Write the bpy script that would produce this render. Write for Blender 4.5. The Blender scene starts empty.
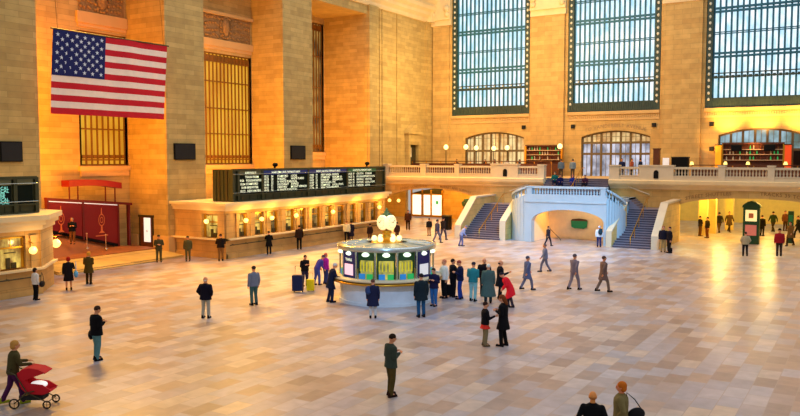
import bpy, math, random
from mathutils import Vector, Matrix, Quaternion
random.seed(7)
PI = math.pi
sc = bpy.context.scene
COL = sc.collection

# ------------------------------------------------------------------ colours and materials
def lin(c):
    return tuple((v/255/12.92) if v/255 <= .04045 else ((v/255+.055)/1.055)**2.4 for v in c)

def mat(name, rgb, rough=.6, metal=0, emit=0, ecol=None, noise=0, nscale=3, alpha=1, spec=.4):
    m = bpy.data.materials.new(name); m.use_nodes = True
    nt = m.node_tree; b = nt.nodes['Principled BSDF']
    c = lin(rgb)
    b.inputs['Base Color'].default_value = (*c, 1)
    b.inputs['Roughness'].default_value = rough
    b.inputs['Metallic'].default_value = metal
    b.inputs['Specular IOR Level'].default_value = spec
    n = nt.nodes.new('ShaderNodeTexNoise'); n.inputs['Scale'].default_value = nscale; n.inputs['Detail'].default_value = 3
    tc = nt.nodes.new('ShaderNodeTexCoord'); nt.links.new(tc.outputs['Object'], n.inputs['Vector'])
    r = nt.nodes.new('ShaderNodeMapRange')
    r.inputs['To Min'].default_value = 1-max(noise, .04); r.inputs['To Max'].default_value = 1+max(noise, .04)
    r.inputs['From Min'].default_value = .3; r.inputs['From Max'].default_value = .7
    nt.links.new(n.outputs['Fac'], r.inputs['Value'])
    mx = nt.nodes.new('ShaderNodeVectorMath'); mx.operation = 'SCALE'; mx.inputs[0].default_value = c
    nt.links.new(r.outputs[0], mx.inputs['Scale']); nt.links.new(mx.outputs[0], b.inputs['Base Color'])
    if emit:
        b.inputs['Emission Color'].default_value = (*lin(ecol or rgb), 1)
        b.inputs['Emission Strength'].default_value = emit
    return m

def stone(name, rgb, rgb2, bw=1.25, bh=.42, mortar=.012, mrgb=None, rough=.75, fac=1.0):
    """courses of cut stone, laid out in metres on the wall"""
    m = bpy.data.materials.new(name); m.use_nodes = True
    nt = m.node_tree; b = nt.nodes['Principled BSDF']; L = nt.links.new
    g = nt.nodes.new('ShaderNodeNewGeometry'); s = nt.nodes.new('ShaderNodeSeparateXYZ'); L(g.outputs['Position'], s.inputs[0])
    a = nt.nodes.new('ShaderNodeMath'); a.operation = 'ADD'; L(s.outputs[0], a.inputs[0]); L(s.outputs[1], a.inputs[1])
    c = nt.nodes.new('ShaderNodeCombineXYZ'); L(a.outputs[0], c.inputs[0]); L(s.outputs[2], c.inputs[1])
    br = nt.nodes.new('ShaderNodeTexBrick'); L(c.outputs[0], br.inputs['Vector'])
    br.inputs['Scale'].default_value = 1; br.inputs['Brick Width'].default_value = bw; br.inputs['Row Height'].default_value = bh
    br.inputs['Mortar Size'].default_value = mortar; br.inputs['Mortar Smooth'].default_value = .3
    br.inputs['Color1'].default_value = (*lin(rgb), 1); br.inputs['Color2'].default_value = (*lin(rgb2), 1)
    br.inputs['Mortar'].default_value = (*lin(mrgb or tuple(v*.8 for v in rgb)), 1)
    n = nt.nodes.new('ShaderNodeTexNoise'); n.inputs['Scale'].default_value = 1.3; n.inputs['Detail'].default_value = 6
    L(g.outputs['Position'], n.inputs['Vector'])
    r = nt.nodes.new('ShaderNodeMapRange'); r.inputs['From Min'].default_value = .3; r.inputs['From Max'].default_value = .7
    r.inputs['To Min'].default_value = .86; r.inputs['To Max'].default_value = 1.1; L(n.outputs['Fac'], r.inputs['Value'])
    mx = nt.nodes.new('ShaderNodeVectorMath'); mx.operation = 'SCALE'; L(br.outputs['Color'], mx.inputs[0]); L(r.outputs[0], mx.inputs['Scale'])
    L(mx.outputs[0], b.inputs['Base Color'])
    b.inputs['Roughness'].default_value = rough
    bp = nt.nodes.new('ShaderNodeBump'); bp.inputs['Strength'].default_value = .2; bp.inputs['Distance'].default_value = .02; bp.invert = True
    L(br.outputs['Fac'], bp.inputs['Height']); L(bp.outputs[0], b.inputs['Normal'])
    return m

def marble_floor(name):
    m = bpy.data.materials.new(name); m.use_nodes = True
    nt = m.node_tree; b = nt.nodes['Principled BSDF']; L = nt.links.new
    g = nt.nodes.new('ShaderNodeNewGeometry')
    br = nt.nodes.new('ShaderNodeTexBrick'); L(g.outputs['Position'], br.inputs['Vector'])
    br.offset = .5
    for k, v in (('Scale', 1), ('Brick Width', 1.05), ('Row Height', .62), ('Mortar Size', .012), ('Mortar Smooth', .2), ('Bias', 0)):
        br.inputs[k].default_value = v
    br.inputs['Color1'].default_value = (0, 0, 0, 1); br.inputs['Color2'].default_value = (1, 1, 1, 1); br.inputs['Mortar'].default_value = (.3, .3, .3, 1)
    cr = nt.nodes.new('ShaderNodeValToRGB'); L(br.outputs['Color'], cr.inputs[0])
    e = cr.color_ramp.elements
    e[0].position = 0; e[0].color = (*lin((152, 132, 122)), 1)
    e[1].position = 1; e[1].color = (*lin((196, 176, 156)), 1)
    for p, c in ((.25, (176, 152, 136)), (.5, (160, 156, 166)), (.75, (180, 174, 180))):
        x = e.new(p); x.color = (*lin(c), 1)
    # veining
    n = nt.nodes.new('ShaderNodeTexNoise'); n.inputs['Scale'].default_value = 2.2; n.inputs['Detail'].default_value = 8; n.inputs['Distortion'].default_value = .3
    L(g.outputs['Position'], n.inputs['Vector'])
    n2 = nt.nodes.new('ShaderNodeTexNoise'); n2.inputs['Scale'].default_value = .22; n2.inputs['Detail'].default_value = 3
    L(g.outputs['Position'], n2.inputs['Vector'])
    r = nt.nodes.new('ShaderNodeMapRange'); r.inputs['From Min'].default_value = .3; r.inputs['From Max'].default_value = .7
    r.inputs['To Min'].default_value = .84; r.inputs['To Max'].default_value = 1.12; L(n.outputs['Fac'], r.inputs['Value'])
    r2 = nt.nodes.new('ShaderNodeMapRange'); r2.inputs['From Min'].default_value = .3; r2.inputs['From Max'].default_value = .7
    r2.inputs['To Min'].default_value = .9; r2.inputs['To Max'].default_value = 1.08; L(n2.outputs['Fac'], r2.inputs['Value'])
    mm = nt.nodes.new('ShaderNodeMath'); mm.operation = 'MULTIPLY'; L(r.outputs[0], mm.inputs[0]); L(r2.outputs[0], mm.inputs[1])
    mx = nt.nodes.new('ShaderNodeVectorMath'); mx.operation = 'SCALE'; L(cr.outputs[0], mx.inputs[0]); L(mm.outputs[0], mx.inputs['Scale'])
    mo = nt.nodes.new('ShaderNodeMix'); mo.data_type = 'RGBA'; L(br.outputs['Fac'], mo.inputs['Factor'])
    L(mx.outputs[0], mo.inputs['A']); mo.inputs['B'].default_value = (*lin((166, 150, 140)), 1)
    L(mo.outputs['Result'], b.inputs['Base Color'])
    rr = nt.nodes.new('ShaderNodeMapRange'); rr.inputs['To Min'].default_value = .28; rr.inputs['To Max'].default_value = .42; L(n.outputs['Fac'], rr.inputs['Value'])
    L(rr.outputs[0], b.inputs['Roughness'])
    b.inputs['Specular IOR Level'].default_value = .8
    return m

def glass_lit(name, rgb, rgb2, strength, sx=.35, sz=.5, lo=.35, hi=.65):
    """daylight or lamp light behind patterned glass"""
    m = bpy.data.materials.new(name); m.use_nodes = True
    nt = m.node_tree; b = nt.nodes['Principled BSDF']; L = nt.links.new
    g = nt.nodes.new('ShaderNodeNewGeometry'); mp = nt.nodes.new('ShaderNodeMapping'); mp.inputs['Scale'].default_value = (sx, sx, sz)
    L(g.outputs['Position'], mp.inputs['Vector'])
    n = nt.nodes.new('ShaderNodeTexNoise'); n.inputs['Scale'].default_value = 1; n.inputs['Detail'].default_value = 4; L(mp.outputs[0], n.inputs['Vector'])
    r = nt.nodes.new('ShaderNodeMapRange'); r.inputs['From Min'].default_value = lo; r.inputs['From Max'].default_value = hi; L(n.outputs['Fac'], r.inputs['Value'])
    mi = nt.nodes.new('ShaderNodeMix'); mi.data_type = 'RGBA'; L(r.outputs[0], mi.inputs['Factor'])
    mi.inputs['A'].default_value = (*lin(rgb2), 1); mi.inputs['B'].default_value = (*lin(rgb), 1)
    b.inputs['Base Color'].default_value = (.05, .07, .08, 1); b.inputs['Roughness'].default_value = .15
    L(mi.outputs['Result'], b.inputs['Emission Color']); b.inputs['Emission Strength'].default_value = strength
    return m

M = {}
M['stone'] = stone('ashlar_stone', (212, 176, 104), (198, 158, 88), bw=1.5, bh=.46)
M['stone_pier'] = stone('ashlar_stone_pier', (204, 174, 104), (182, 152, 86), bw=1.7, bh=.36)
M['stone_plain'] = mat('smooth_stone', (214, 176, 112), .7, noise=.07, nscale=.8)
M['stone_pale'] = mat('pale_stone', (212, 196, 164), .6, noise=.06, nscale=1.2)
M['marble_pale'] = mat('pale_marble', (170, 186, 192), .45, noise=.06, nscale=1)
M['cornice'] = mat('cornice_stone', (236, 212, 160), .65, noise=.06, nscale=1)
M['relief'] = mat('carved_relief_stone', (158, 124, 74), .7, noise=.25, nscale=6)
M['floor'] = marble_floor('tennessee_marble_tiles')
M['bronze'] = mat('dark_bronze', (70, 64, 40), .45, .4, noise=.15)
M['teal_metal'] = mat('teal_window_metal', (40, 104, 128), .5, .1, noise=.15)
M['frame_dark'] = mat('window_border_metal', (56, 74, 66), .5, .1, noise=.15)
M['stud'] = mat('pale_rosette', (225, 225, 205), .5)
M['day_glass'] = glass_lit('daylight_glass', (246, 251, 255), (168, 214, 236), 1.25, 2.2, .7)
M['amber_glass'] = glass_lit('amber_glass', (250, 186, 44), (216, 140, 16), .85, .5, .3)
M['dim_glass'] = glass_lit('dim_glass', (190, 150, 70), (60, 46, 22), .8, .8, .8)
M['lunette_glass'] = glass_lit('lunette_glass', (255, 226, 160), (190, 128, 60), .95, .8, .8)
M['door_glass'] = glass_lit('pale_door_glass', (222, 222, 240), (120, 122, 140), .95, 1.1, .9)
M['blue_glass'] = glass_lit('blue_pane_glass', (190, 225, 240), (96, 120, 112), .8, .7, .6)
M['lamp'] = mat('lamp_globe_glow', (255, 234, 160), .4, emit=1.6)
M['lamp_warm'] = mat('warm_lamp_glow', (255, 224, 120), .4, emit=1.8)
M['display'] = mat('lit_display', (255, 246, 214), .4, emit=1.3)
M['board_dark'] = mat('board_black_green', (12, 24, 18), .7, spec=.1)
M['board_frame'] = mat('board_olive_metal', (62, 66, 42), .5, .3, noise=.1)
M['board_text'] = mat('board_lit_text', (232, 240, 205), .5, emit=1.0)
M['board_teal'] = mat('board_teal_text', (120, 200, 185), .5, emit=.9)
M['head_blue'] = mat('board_header_blue', (28, 44, 110), .4, emit=.25)
M['head_green'] = mat('board_header_green', (18, 96, 46), .4, emit=.25)
M['head_olive'] = mat('board_header_olive', (96, 98, 66), .4)
M['black'] = mat('black_plastic', (8, 8, 9), .6, spec=.15)
M['red'] = mat('red_panel', (122, 6, 16), .5, noise=.05)
M['red_dark'] = mat('dark_red_trim', (98, 16, 18), .5)
M['gold'] = mat('gold_emblem', (222, 120, 66), .5)
M['flag_red'] = mat('flag_red', (200, 14, 34), .8)
M['flag_white'] = mat('flag_white', (248, 228, 210), .8)
M['flag_blue'] = mat('flag_blue', (16, 26, 92), .8)
M['star'] = mat('flag_star_white', (214, 224, 236), .8)
M['brass'] = mat('brass', (204, 148, 40), .3, .8)
M['chrome'] = mat('polished_steel', (186, 196, 190), .25, .9)
M['roof_glass'] = mat('frosted_roof_glass', (170, 186, 176), .25)
M['kiosk_marble'] = mat('kiosk_marble', (206, 216, 220), .4, noise=.08, nscale=1.5)
M['shelf'] = mat('kiosk_shelf', (206, 190, 150), .4)
M['leaflet_blue'] = mat('leaflet_blue', (40, 130, 200), .5, emit=.35)
M['leaflet_green'] = mat('leaflet_green', (40, 180, 90), .5, emit=.35)
M['leaflet_yellow'] = mat('leaflet_yellow', (226, 206, 40), .5, emit=.3)
M['screen_black'] = mat('screen_black', (14, 20, 60), .3, emit=.2, ecol=(20, 30, 120))
M['screen_pink'] = mat('screen_pink', (240, 190, 200), .4, emit=.9)
M['white_sheet'] = mat('white_sheet', (238, 238, 236), .6, emit=.35)
M['kiosk_lamp'] = mat('kiosk_lamp', (235, 255, 225), .4, emit=1.6)
M['opal'] = mat('opal_clock_glass', (250, 232, 170), .3, emit=.75)
M['opal_dim'] = mat('clock_numeral_black', (30, 26, 20), .4)
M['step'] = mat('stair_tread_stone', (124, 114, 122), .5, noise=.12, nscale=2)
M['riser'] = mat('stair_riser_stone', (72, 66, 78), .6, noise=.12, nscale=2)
M['wood'] = mat('dark_wood', (92, 48, 22), .5, noise=.15)
M['wood_red'] = mat('red_brown_upholstery', (96, 50, 30), .7, noise=.15)
M['yellow_wall'] = mat('cream_passage_plaster', (238, 212, 120), .7, noise=.05)
M['cream'] = mat('cream_marble', (240, 214, 172), .6, noise=.05)
M['green_sign'] = mat('green_enamel', (24, 120, 70), .5, emit=.1)
M['green_dark'] = mat('dark_green_paint', (30, 72, 34), .6)
M['leaf'] = mat('shrub_leaf', (62, 84, 24), .7, noise=.3, nscale=8)
M['poster'] = mat('lit_poster', (250, 226, 150), .5, emit=.8)
M['poster_red'] = mat('red_brown_poster', (200, 110, 90), .5, emit=.4)
M['orange_glow'] = mat('orange_column_glow', (255, 156, 24), .5, emit=.7)
M['red_glow'] = mat('red_column_glow', (220, 70, 20), .5, emit=.6)
M['bottle'] = mat('bottle_glass', (120, 60, 30), .2)
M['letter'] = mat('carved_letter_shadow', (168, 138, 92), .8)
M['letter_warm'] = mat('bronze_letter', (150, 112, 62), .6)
M['poster_white'] = mat('white_poster', (236, 240, 238), .5, emit=.75)
M['ramp_floor'] = mat('brown_ramp_floor', (150, 92, 50), .6, noise=.12, nscale=1)
M['office_stone'] = stone('ticket_office_stone', (206, 162, 92), (194, 150, 84), bw=2.4, bh=.44)
M['grille'] = mat('grille_bronze', (128, 88, 30), .4, .3)
M['kiosk_glass'] = glass_lit('kiosk_interior_glow', (236, 220, 90), (120, 120, 40), .8, 2, 2)
M['lamp_white'] = mat('white_ceiling_glow', (255, 246, 220), .4, emit=2.6)
M['booth_glass'] = glass_lit('booth_interior_glow', (255, 214, 96), (140, 92, 26), .95, 2.5, 1.5)
M['shelf_pale'] = mat('pale_glass_shelf', (236, 196, 150), .3)
M['frame_olive'] = mat('olive_brown_shopfront_frame', (112, 92, 54), .5, noise=.1)
M['rubber'] = mat('black_rubber', (24, 24, 24), .7)

# ------------------------------------------------------------------ mesh builder
class MB:
    def __init__(s): s.v = []; s.f = []; s.m = []; s.sm = []
    def add(s, vs, fs, mi=0, smooth=False):
        o = len(s.v); s.v += [tuple(v) for v in vs]
        for f in fs:
            s.f.append(tuple(i+o for i in f)); s.m.append(mi); s.sm.append(smooth)
        return s
    def box(s, x0, x1, y0, y1, z0, z1, mi=0):
        x0, x1 = sorted((x0, x1)); y0, y1 = sorted((y0, y1)); z0, z1 = sorted((z0, z1))
        v = [(x0,y0,z0),(x1,y0,z0),(x1,y1,z0),(x0,y1,z0),(x0,y0,z1),(x1,y0,z1),(x1,y1,z1),(x0,y1,z1)]
        return s.add(v, [(0,3,2,1),(4,5,6,7),(0,1,5,4),(1,2,6,5),(2,3,7,6),(3,0,4,7)], mi)
    def prism(s, pts, axis, a, b, mi=0):
        """extrude a 2-D polygon along an axis: axis x -> pts are (y,z); y -> (x,z); z -> (x,y)"""
        if axis == 'x': P = lambda p, t: (t, p[0], p[1])
        elif axis == 'y': P = lambda p, t: (p[0], t, p[1])
        else: P = lambda p, t: (p[0], p[1], t)
        n = len(pts); v = [P(p, a) for p in pts]+[P(p, b) for p in pts]
        f = [tuple(range(n)), tuple(range(2*n-1, n-1, -1))]+[(i, i+n, (i+1) % n+n, (i+1) % n) for i in range(n)]
        return s.add(v, f, mi)
    def loft(s, rings, mi=0, smooth=True, cap=True):
        n = len(rings[0]); v = [p for r in rings for p in r]; f = []
        for k in range(len(rings)-1):
            for i in range(n):
                j = (i+1) % n; f.append((k*n+i, k*n+j, (k+1)*n+j, (k+1)*n+i))
        s.add(v, f, mi, smooth)
        if cap:
            s.add(rings[0], [tuple(range(n-1, -1, -1))], mi); s.add(rings[-1], [tuple(range(n))], mi)
        return s
    def lathe(s, prof, c=(0, 0, 0), n=16, mi=0, smooth=True, a0=0, a1=2*PI):
        rings = []
        for r, z in prof:
            rings.append([(c[0]+r*math.cos(a0+(a1-a0)*i/n), c[1]+r*math.sin(a0+(a1-a0)*i/n), c[2]+z) for i in range(n if a1-a0 > 6.28 else n+1)])
        if a1-a0 > 6.28: return s.loft(rings, mi, smooth)
        m = n+1; v = [p for r in rings for p in r]; f = []
        for k in range(len(rings)-1):
            for i in range(n): f.append((k*m+i, k*m+i+1, (k+1)*m+i+1, (k+1)*m+i))
        return s.add(v, f, mi, smooth)
    def ell(s, c, r, n=12, k=8, mi=0, R=None):
        rings = []
        for i in range(1, k):
            t = -PI/2+PI*i/k
            rings.append([(r[0]*math.cos(t)*math.cos(2*PI*j/n), r[1]*math.cos(t)*math.sin(2*PI*j/n), r[2]*math.sin(t)) for j in range(n)])
        v = [p for q in rings for p in q]+[(0, 0, -r[2]), (0, 0, r[2])]; nb = len(v)-2
        if R is not None: v = [tuple(R @ Vector(p)) for p in v]
        v = [(p[0]+c[0], p[1]+c[1], p[2]+c[2]) for p in v]; f = []
        for q in range(len(rings)-1):
            for i in range(n):
                j = (i+1) % n; f.append((q*n+i, q*n+j, (q+1)*n+j, (q+1)*n+i))
        for i in range(n):
            j = (i+1) % n; f.append((nb, j, i)); f.append((nb+1, (k-2)*n+i, (k-2)*n+j))
        return s.add(v, f, mi, True)
    def tube(s, pts, r, n=8, mi=0, flat=1.0):
        pts = [Vector(p) for p in pts]; rr = r if isinstance(r, (list, tuple)) else [r]*len(pts); rings = []
        up = Vector((0, 0, 1)) if abs((pts[-1]-pts[0]).normalized().z) < .9 else Vector((0, 1, 0))
        for i, p in enumerate(pts):
            d = (pts[min(i+1, len(pts)-1)]-pts[max(i-1, 0)]).normalized()
            a = d.cross(up).normalized(); b = a.cross(d).normalized()
            rings.append([tuple(p+a*rr[i]*math.cos(2*PI*j/n)+b*rr[i]*flat*math.sin(2*PI*j/n)) for j in range(n)])
        return s.loft(rings, mi)
    def cap(s, p0, r0, p1, r1, n=10, k=3, mi=0):
        """tapered capsule"""
        p0 = Vector(p0); p1 = Vector(p1); d = (p1-p0)
        if d.length < 1e-5: d = Vector((0, 0, 1e-3))
        d = d.normalized(); up = Vector((0, 0, 1)) if abs(d.z) < .9 else Vector((0, 1, 0))
        a = d.cross(up).normalized(); b = a.cross(d).normalized(); rings = []
        for i in range(k+1):
            t = -PI/2+PI/2*(i+.3)/(k+.3); rings.append((p0+d*r0*math.sin(t), r0*math.cos(t)))
        for i in range(k+1):
            t = PI/2*i/(k+.3); rings.append((p1+d*r1*math.sin(t), r1*math.cos(t)))
        return s.loft([[tuple(c+a*r*math.cos(2*PI*j/n)+b*r*math.sin(2*PI*j/n)) for j in range(n)] for c, r in rings], mi)
    def mesh(s, name='m'):
        me = bpy.data.meshes.new(name); me.from_pydata(s.v, [], s.f)
        me.polygons.foreach_set('material_index', s.m); me.polygons.foreach_set('use_smooth', s.sm)
        me.update()
        import bmesh
        b = bmesh.new(); b.from_mesh(me); bmesh.ops.recalc_face_normals(b, faces=b.faces); b.to_mesh(me); b.free()
        return me
    def build(s, name, mats, parent=None):
        me = s.mesh(name)
        for m in (mats if isinstance(mats, (list, tuple)) else [mats]): me.materials.append(M[m] if isinstance(m, str) else m)
        o = bpy.data.objects.new(name, me); COL.objects.link(o); o.parent = parent
        return o

def tag(o, label, cat, group=None):
    o['label'] = label; o['category'] = cat
    if group: o['group'] = group
    return o
def struct(o, label=None):
    o['kind'] = 'structure'
    if label: o['label'] = label
    return o
def empty(name, loc=(0, 0, 0), rz=0, label=None, cat=None, group=None):
    o = bpy.data.objects.new(name, None); COL.objects.link(o); o.location = loc; o.rotation_euler = (0, 0, rz); o.empty_display_size = .2
    if label: tag(o, label, cat, group)
    return o
def inst(me, name, parent, loc=(0, 0, 0), rz=0, mats=None):
    o = bpy.data.objects.new(name, me); COL.objects.link(o); o.parent = parent; o.location = loc; o.rotation_euler = (0, 0, rz)
    return o
def copy_tree(o, parent=None):
    c = o.copy(); COL.objects.link(c); c.parent = parent
    for ch in list(o.children): copy_tree(ch, c)
    return c

def text_geo(body, size, align='CENTER', space=1.0):
    """lettering as flat triangles in its own plane (u, v)"""
    cu = bpy.data.curves.new('lettering', 'FONT'); cu.body = body; cu.size = size; cu.align_x = align; cu.space_character = space; cu.resolution_u = 2; cu.offset = size*.012
    cu.space_line = 1.0
    o = bpy.data.objects.new('lettering', cu); COL.objects.link(o)
    bpy.context.view_layer.update()
    dg = bpy.context.evaluated_depsgraph_get(); me = bpy.data.meshes.new_from_object(o.evaluated_get(dg))
    v = [(p.co.x, p.co.y) for p in me.vertices]; f = [tuple(q.vertices) for q in me.polygons]
    bpy.data.objects.remove(o); bpy.data.curves.remove(cu); bpy.data.meshes.remove(me)
    return v, f
def lettering(name, body, size, place, m, parent, align='CENTER', space=1.0):
    v, f = text_geo(body, size, align, space)
    b = MB(); b.add([place(*p) for p in v], f)
    me = bpy.data.meshes.new(name); me.from_pydata(b.v, [], b.f); me.materials.append(M[m])
    o = bpy.data.objects.new(name, me); COL.objects.link(o); o.parent = parent
    return o
# ------------------------------------------------------------------ the room
TOP = 27.0
YL = 43.0            # plane of the left wall's piers
XF = 76.5            # plane of the far wall
XB = 67.0            # wall under the balcony

fl = MB(); fl.box(-12, 92, -10, 52, -.3, 0); struct(fl.build('floor', 'floor'))
pl = MB(); pl.prism([(41.5, 0), (41.5, .12), (44.0, .44), (46.3, .44), (46.3, 0)], 'x', 28.64, 38.42); pl.box(28.4, 36.2, 41.1, 41.5, 0, .06)
struct(pl.build('trim_1', 'stone_pier'), 'low stone step in front of the bay of red panels')

r = MB(); v = [(28.64, 44.0, .3), (38.42, 44.0, .3), (38.42, 46.3, .3), (28.64, 46.3, .3), (28.64, 44.0, .47), (38.42, 44.0, .5), (38.42, 46.3, .52), (36.4, 46.3, .68), (28.64, 46.3, 2.85)]
r.add(v, [(0, 3, 2, 1), (0, 1, 5, 4), (1, 2, 6, 5), (3, 0, 4, 8), (2, 3, 8, 7, 6), (4, 5, 7, 8), (5, 6, 7)])
struct(r.build('ramp', 'ramp_floor'), 'brown floor rising to the red stall in the bay under the flag')
# left wall: piers, bays with tall grilles, upper wall and cornice
w = MB()
piers = [(20, 28.63), (38.43, 42.15), (51.17, 55.11)]
for a, b in piers:
    w.box(a, b, YL, 50, 0, TOP)
w.box(63.78, XB, YL, 50, 0, TOP); w.box(XB, XF+1, YL, 50, 4.4, TOP)
w.box(28.63, 63.78, YL, 50, 20.9, TOP)                    # lintel above the bays
bays = [  # x0, x1, back plane, window x0, x1, window z0, z1, relief z
    (28.63, 38.43, 47.0, 34.45, 38.2, 6.4, 15.7, (17.1, 18.8)),
    (42.15, 51.17, 46.5, 45.0, 50.95, 6.4, 15.5, (16.7, 18.5)),
    (55.11, 63.78, 48.2, 57.5, 63.5, 7.5, 20.3, None)]
for x0, x1, yb, a, b, z0, z1, rel in bays:
    w.box(x0, x1, yb+.0, 50, 0, z0); w.box(x0, a, yb, 50, z0, z1); w.box(b, x1, yb, 50, z0, z1); w.box(x0, x1, yb, 50, z1, 20.9)
struct(w.build('wall_left', 'stone_pier'))
for i, (x0, x1, yb, a, b, z0, z1, rel) in enumerate(bays):
    e = struct(empty('window_%d' % (i+1), (a, yb, z0)), 'tall bronze grille over amber glass deep in a bay of the left wall')
    L_, H_ = b-a, z1-z0
    g = MB(); g.box(0, L_, .28, .33, 0, H_); g.build('pane', 'amber_glass' if i < 2 else 'dim_glass', e)
    f = MB(); n = int(L_/.42)
    for k in range(n+1): f.box(k*L_/n-.045, k*L_/n+.045, .1, .2, 0, H_)
    f.build('bars', 'grille', e)
    f = MB()
    for z in (0, .35, H_*.27, H_*.5, H_*.74, H_-.75, H_-.1): f.box(-.02, L_+.02, .06, .24, z, z+.1)
    f.box(-.14, 0, 0, .4, 0, H_); f.box(L_, L_+.14, 0, .4, 0, H_)
    for k in range(n): # rosettes low on the grille
        f.box((k+.2)*L_/n, (k+.8)*L_/n, .08, .16, .5, .75)
        f.box((k+.1)*L_/n, (k+.9)*L_/n, .08, .2, H_-.7, H_-.2)
    f.build('window_frame', 'grille', e)
    s = MB(); s.box(-.3, L_+.16, -.22, .1, -.35, -.05); s.box(-.15, L_+.14, -.12, .1, -.75, -.35); s.build('window_sill', 'stone_plain', e)
    if rel:
        r0, r1 = rel[0]-z0, rel[1]-z0
        s = MB(); s.box(-.1, L_+.14, -.1, .1, H_+.25, H_+.5); s.box(-.2, L_+.2, -.2, .1, H_+.5, r0-.12); s.box(-.25, L_+.2, -.28, .1, r1+.05, r1+.3)
        s.build('lintel', 'stone_plain', e)
        s = MB(); s.box(0, L_, -.06, .1, r0-.1, r1+.05)
        rnd = random.Random(i)
        for k in range(int(L_/.28)):
            u = (k+.5)*.28
            for q in range(4):
                zz = r0+.2+q*(r1-r0-.3)/3.2+rnd.uniform(-.1, .1)
                s.ell((u+rnd.uniform(-.08, .08), -.1, zz), (.13, .08, .13), 6, 4)
        cx = L_/2
        s.ell((cx, -.12, (r0+r1)/2+.05), (.42, .2, .75), 14, 8); s.ell((cx, -.2, (r0+r1)/2+.1), (.26, .2, .42), 12, 8)
        for t in range(14):
            a_ = t/14*2*PI; s.ell((cx+.6*math.cos(a_), -.14, (r0+r1)/2+.05+.85*math.sin(a_)), (.13, .12, .13), 6, 4)
        s.build('relief_panel', 'relief', e)
# cornice and pilaster strips of the left wall
c = MB()
prof = [(43.05, 21.75), (42.85, 21.75), (42.75, 21.95), (42.75, 22.15), (42.45, 22.45), (42.4, 22.75), (42.1, 23.0), (42.0, 23.35), (43.05, 23.35)]
c.prism(prof, 'x', 22, 76.2)
c.prism([(43.05, 23.6), (42.2, 23.6), (41.9, 24.0), (41.8, 24.5), (43.05, 24.5)], 'x', 22, 76.2)
for k in range(70): c.box(60+k*.23, 60+k*.23+.12, 42.05, 42.3, 23.35, 23.6)
c.box(75.35, 76.25, 42.3, 43.02, 21.75, 24.5)
struct(c.build('trim_2', 'cornice'), 'moulded stone cornice high on the left wall')
c = MB()
for a, b in ((63.85, 65.5), (75.1, 76.45)): c.box(a, b, 42.75, 43.02, 4.5, 21.8)
for a in (65.9, 66.4, 69.2): c.box(a, a+.16, 42.9, 43.02, 4.5, 21.8)
struct(c.build('trim_3', 'stone_pier'), 'shallow pilaster strips on the left wall')
b = MB()
for a, d in [(24.6, 28.75), (38.3, 38.95), (63.7, 66.9)]: b.box(a, d, 42.85, 43.02, 0, 1.35)
b.box(38.3, 38.46, 43, 44.45, 0, 1.35); b.box(38.3, 38.46, 46.1, 46.9, 0, 1.35)
struct(b.build('baseboard_left', 'stone_plain'))

# far wall: three great windows between piers, lunettes under them
w = MB()
WIN = [(40.35, 31.24), (27.16, 18.02), (13.98, 4.9)]
LUN = [(35.25, 3.45, 9.05, .6), (22.25, 3.4, 9.0, .6), (9.15, 3.55, 9.0, .6)]       # centre, half width, spring, rise
LUNZ = 5.1
seg = [(YL+1, 40.35), (31.24, 27.16), (18.02, 13.98), (4.9, -6)]
for a, b_ in seg: w.box(XF, XF+1.2, a, b_, 4.4, TOP)
for (a, b_), (c0, hw, sp, ri) in zip(WIN, LUN):
    w.box(XF, XF+1.2, a, c0+hw, LUNZ, 11.5); w.box(XF, XF+1.2, c0-hw, b_, LUNZ, 11.5)
    n = 24
    for k in range(n):
        y0 = c0-hw+2*hw*k/n; y1 = y0+2*hw/n
        za = sp+ri*(1-((y0-c0)/hw)**2); zb = sp+ri*(1-((y1-c0)/hw)**2)
        w.prism([(y0, za), (y1, zb), (y1, 11.5), (y0, 11.5)], 'x', XF, XF+1.2)
w.box(XF, XF+1.2, 50, 44, 4.4, TOP)
w.box(78.0, 78.6, 51, 47.2, 0, 4.5); w.box(78, 78.6, 42.2, 25, 0, 4.5); w.box(78, 78.6, 47.2, 42.2, 3.55, 4.5)
struct(w.build('wall_far', 'stone'))
# piers' faces, capitals, bands
c = MB()
for a, b_ in [(42.6, 40.6), (30.95, 27.45), (17.73, 14.27), (4.6, -6)]:
    c.box(XF-.3, XF+.02, a, b_, 5.1, 21.5)
struct(c.build('trim_4', 'stone'), 'flat piers between the great windows')
c = MB()
for a, b_ in [(42.75, 40.35), (31.1, 27.3), (17.88, 14.12), (4.75, -6)]:
    c.box(XF-.42, XF+.02, a, b_, 21.35, 21.6); c.box(XF-.36, XF+.02, a, b_, 21.6, 21.95); c.box(XF-.6, XF+.02, a, b_, 21.95, 22.15); c.box(XF-.5, XF, a, b_, 22.15, 24.5)
    for q in (0, 1):
        yy = a-.35 if q == 0 else b_+.35
        if yy < 2: continue
        c.ell((XF-.62, yy, 22.5), (.18, .3, .3), 10, 6); c.ell((XF-.7, yy, 23.1), (.25, .35, .4), 10, 6)
struct(c.build('trim_5', 'cornice'), 'capitals of the far wall piers')
c = MB()
for (a, b_) in WIN:
    c.box(XF-.14, XF+.02, a, b_, 11.2, 11.5); c.box(XF-.08, XF+.02, a, b_, 10.62, 10.82)
    for k in range(int((a-b_)/.2)): c.box(XF-.1, XF+.02, b_+k*.2+.05, b_+k*.2+.15, 10.82, 11.05)
struct(c.build('trim_6', 'stone_plain'), 'dentilled string course under the great windows')
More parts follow.
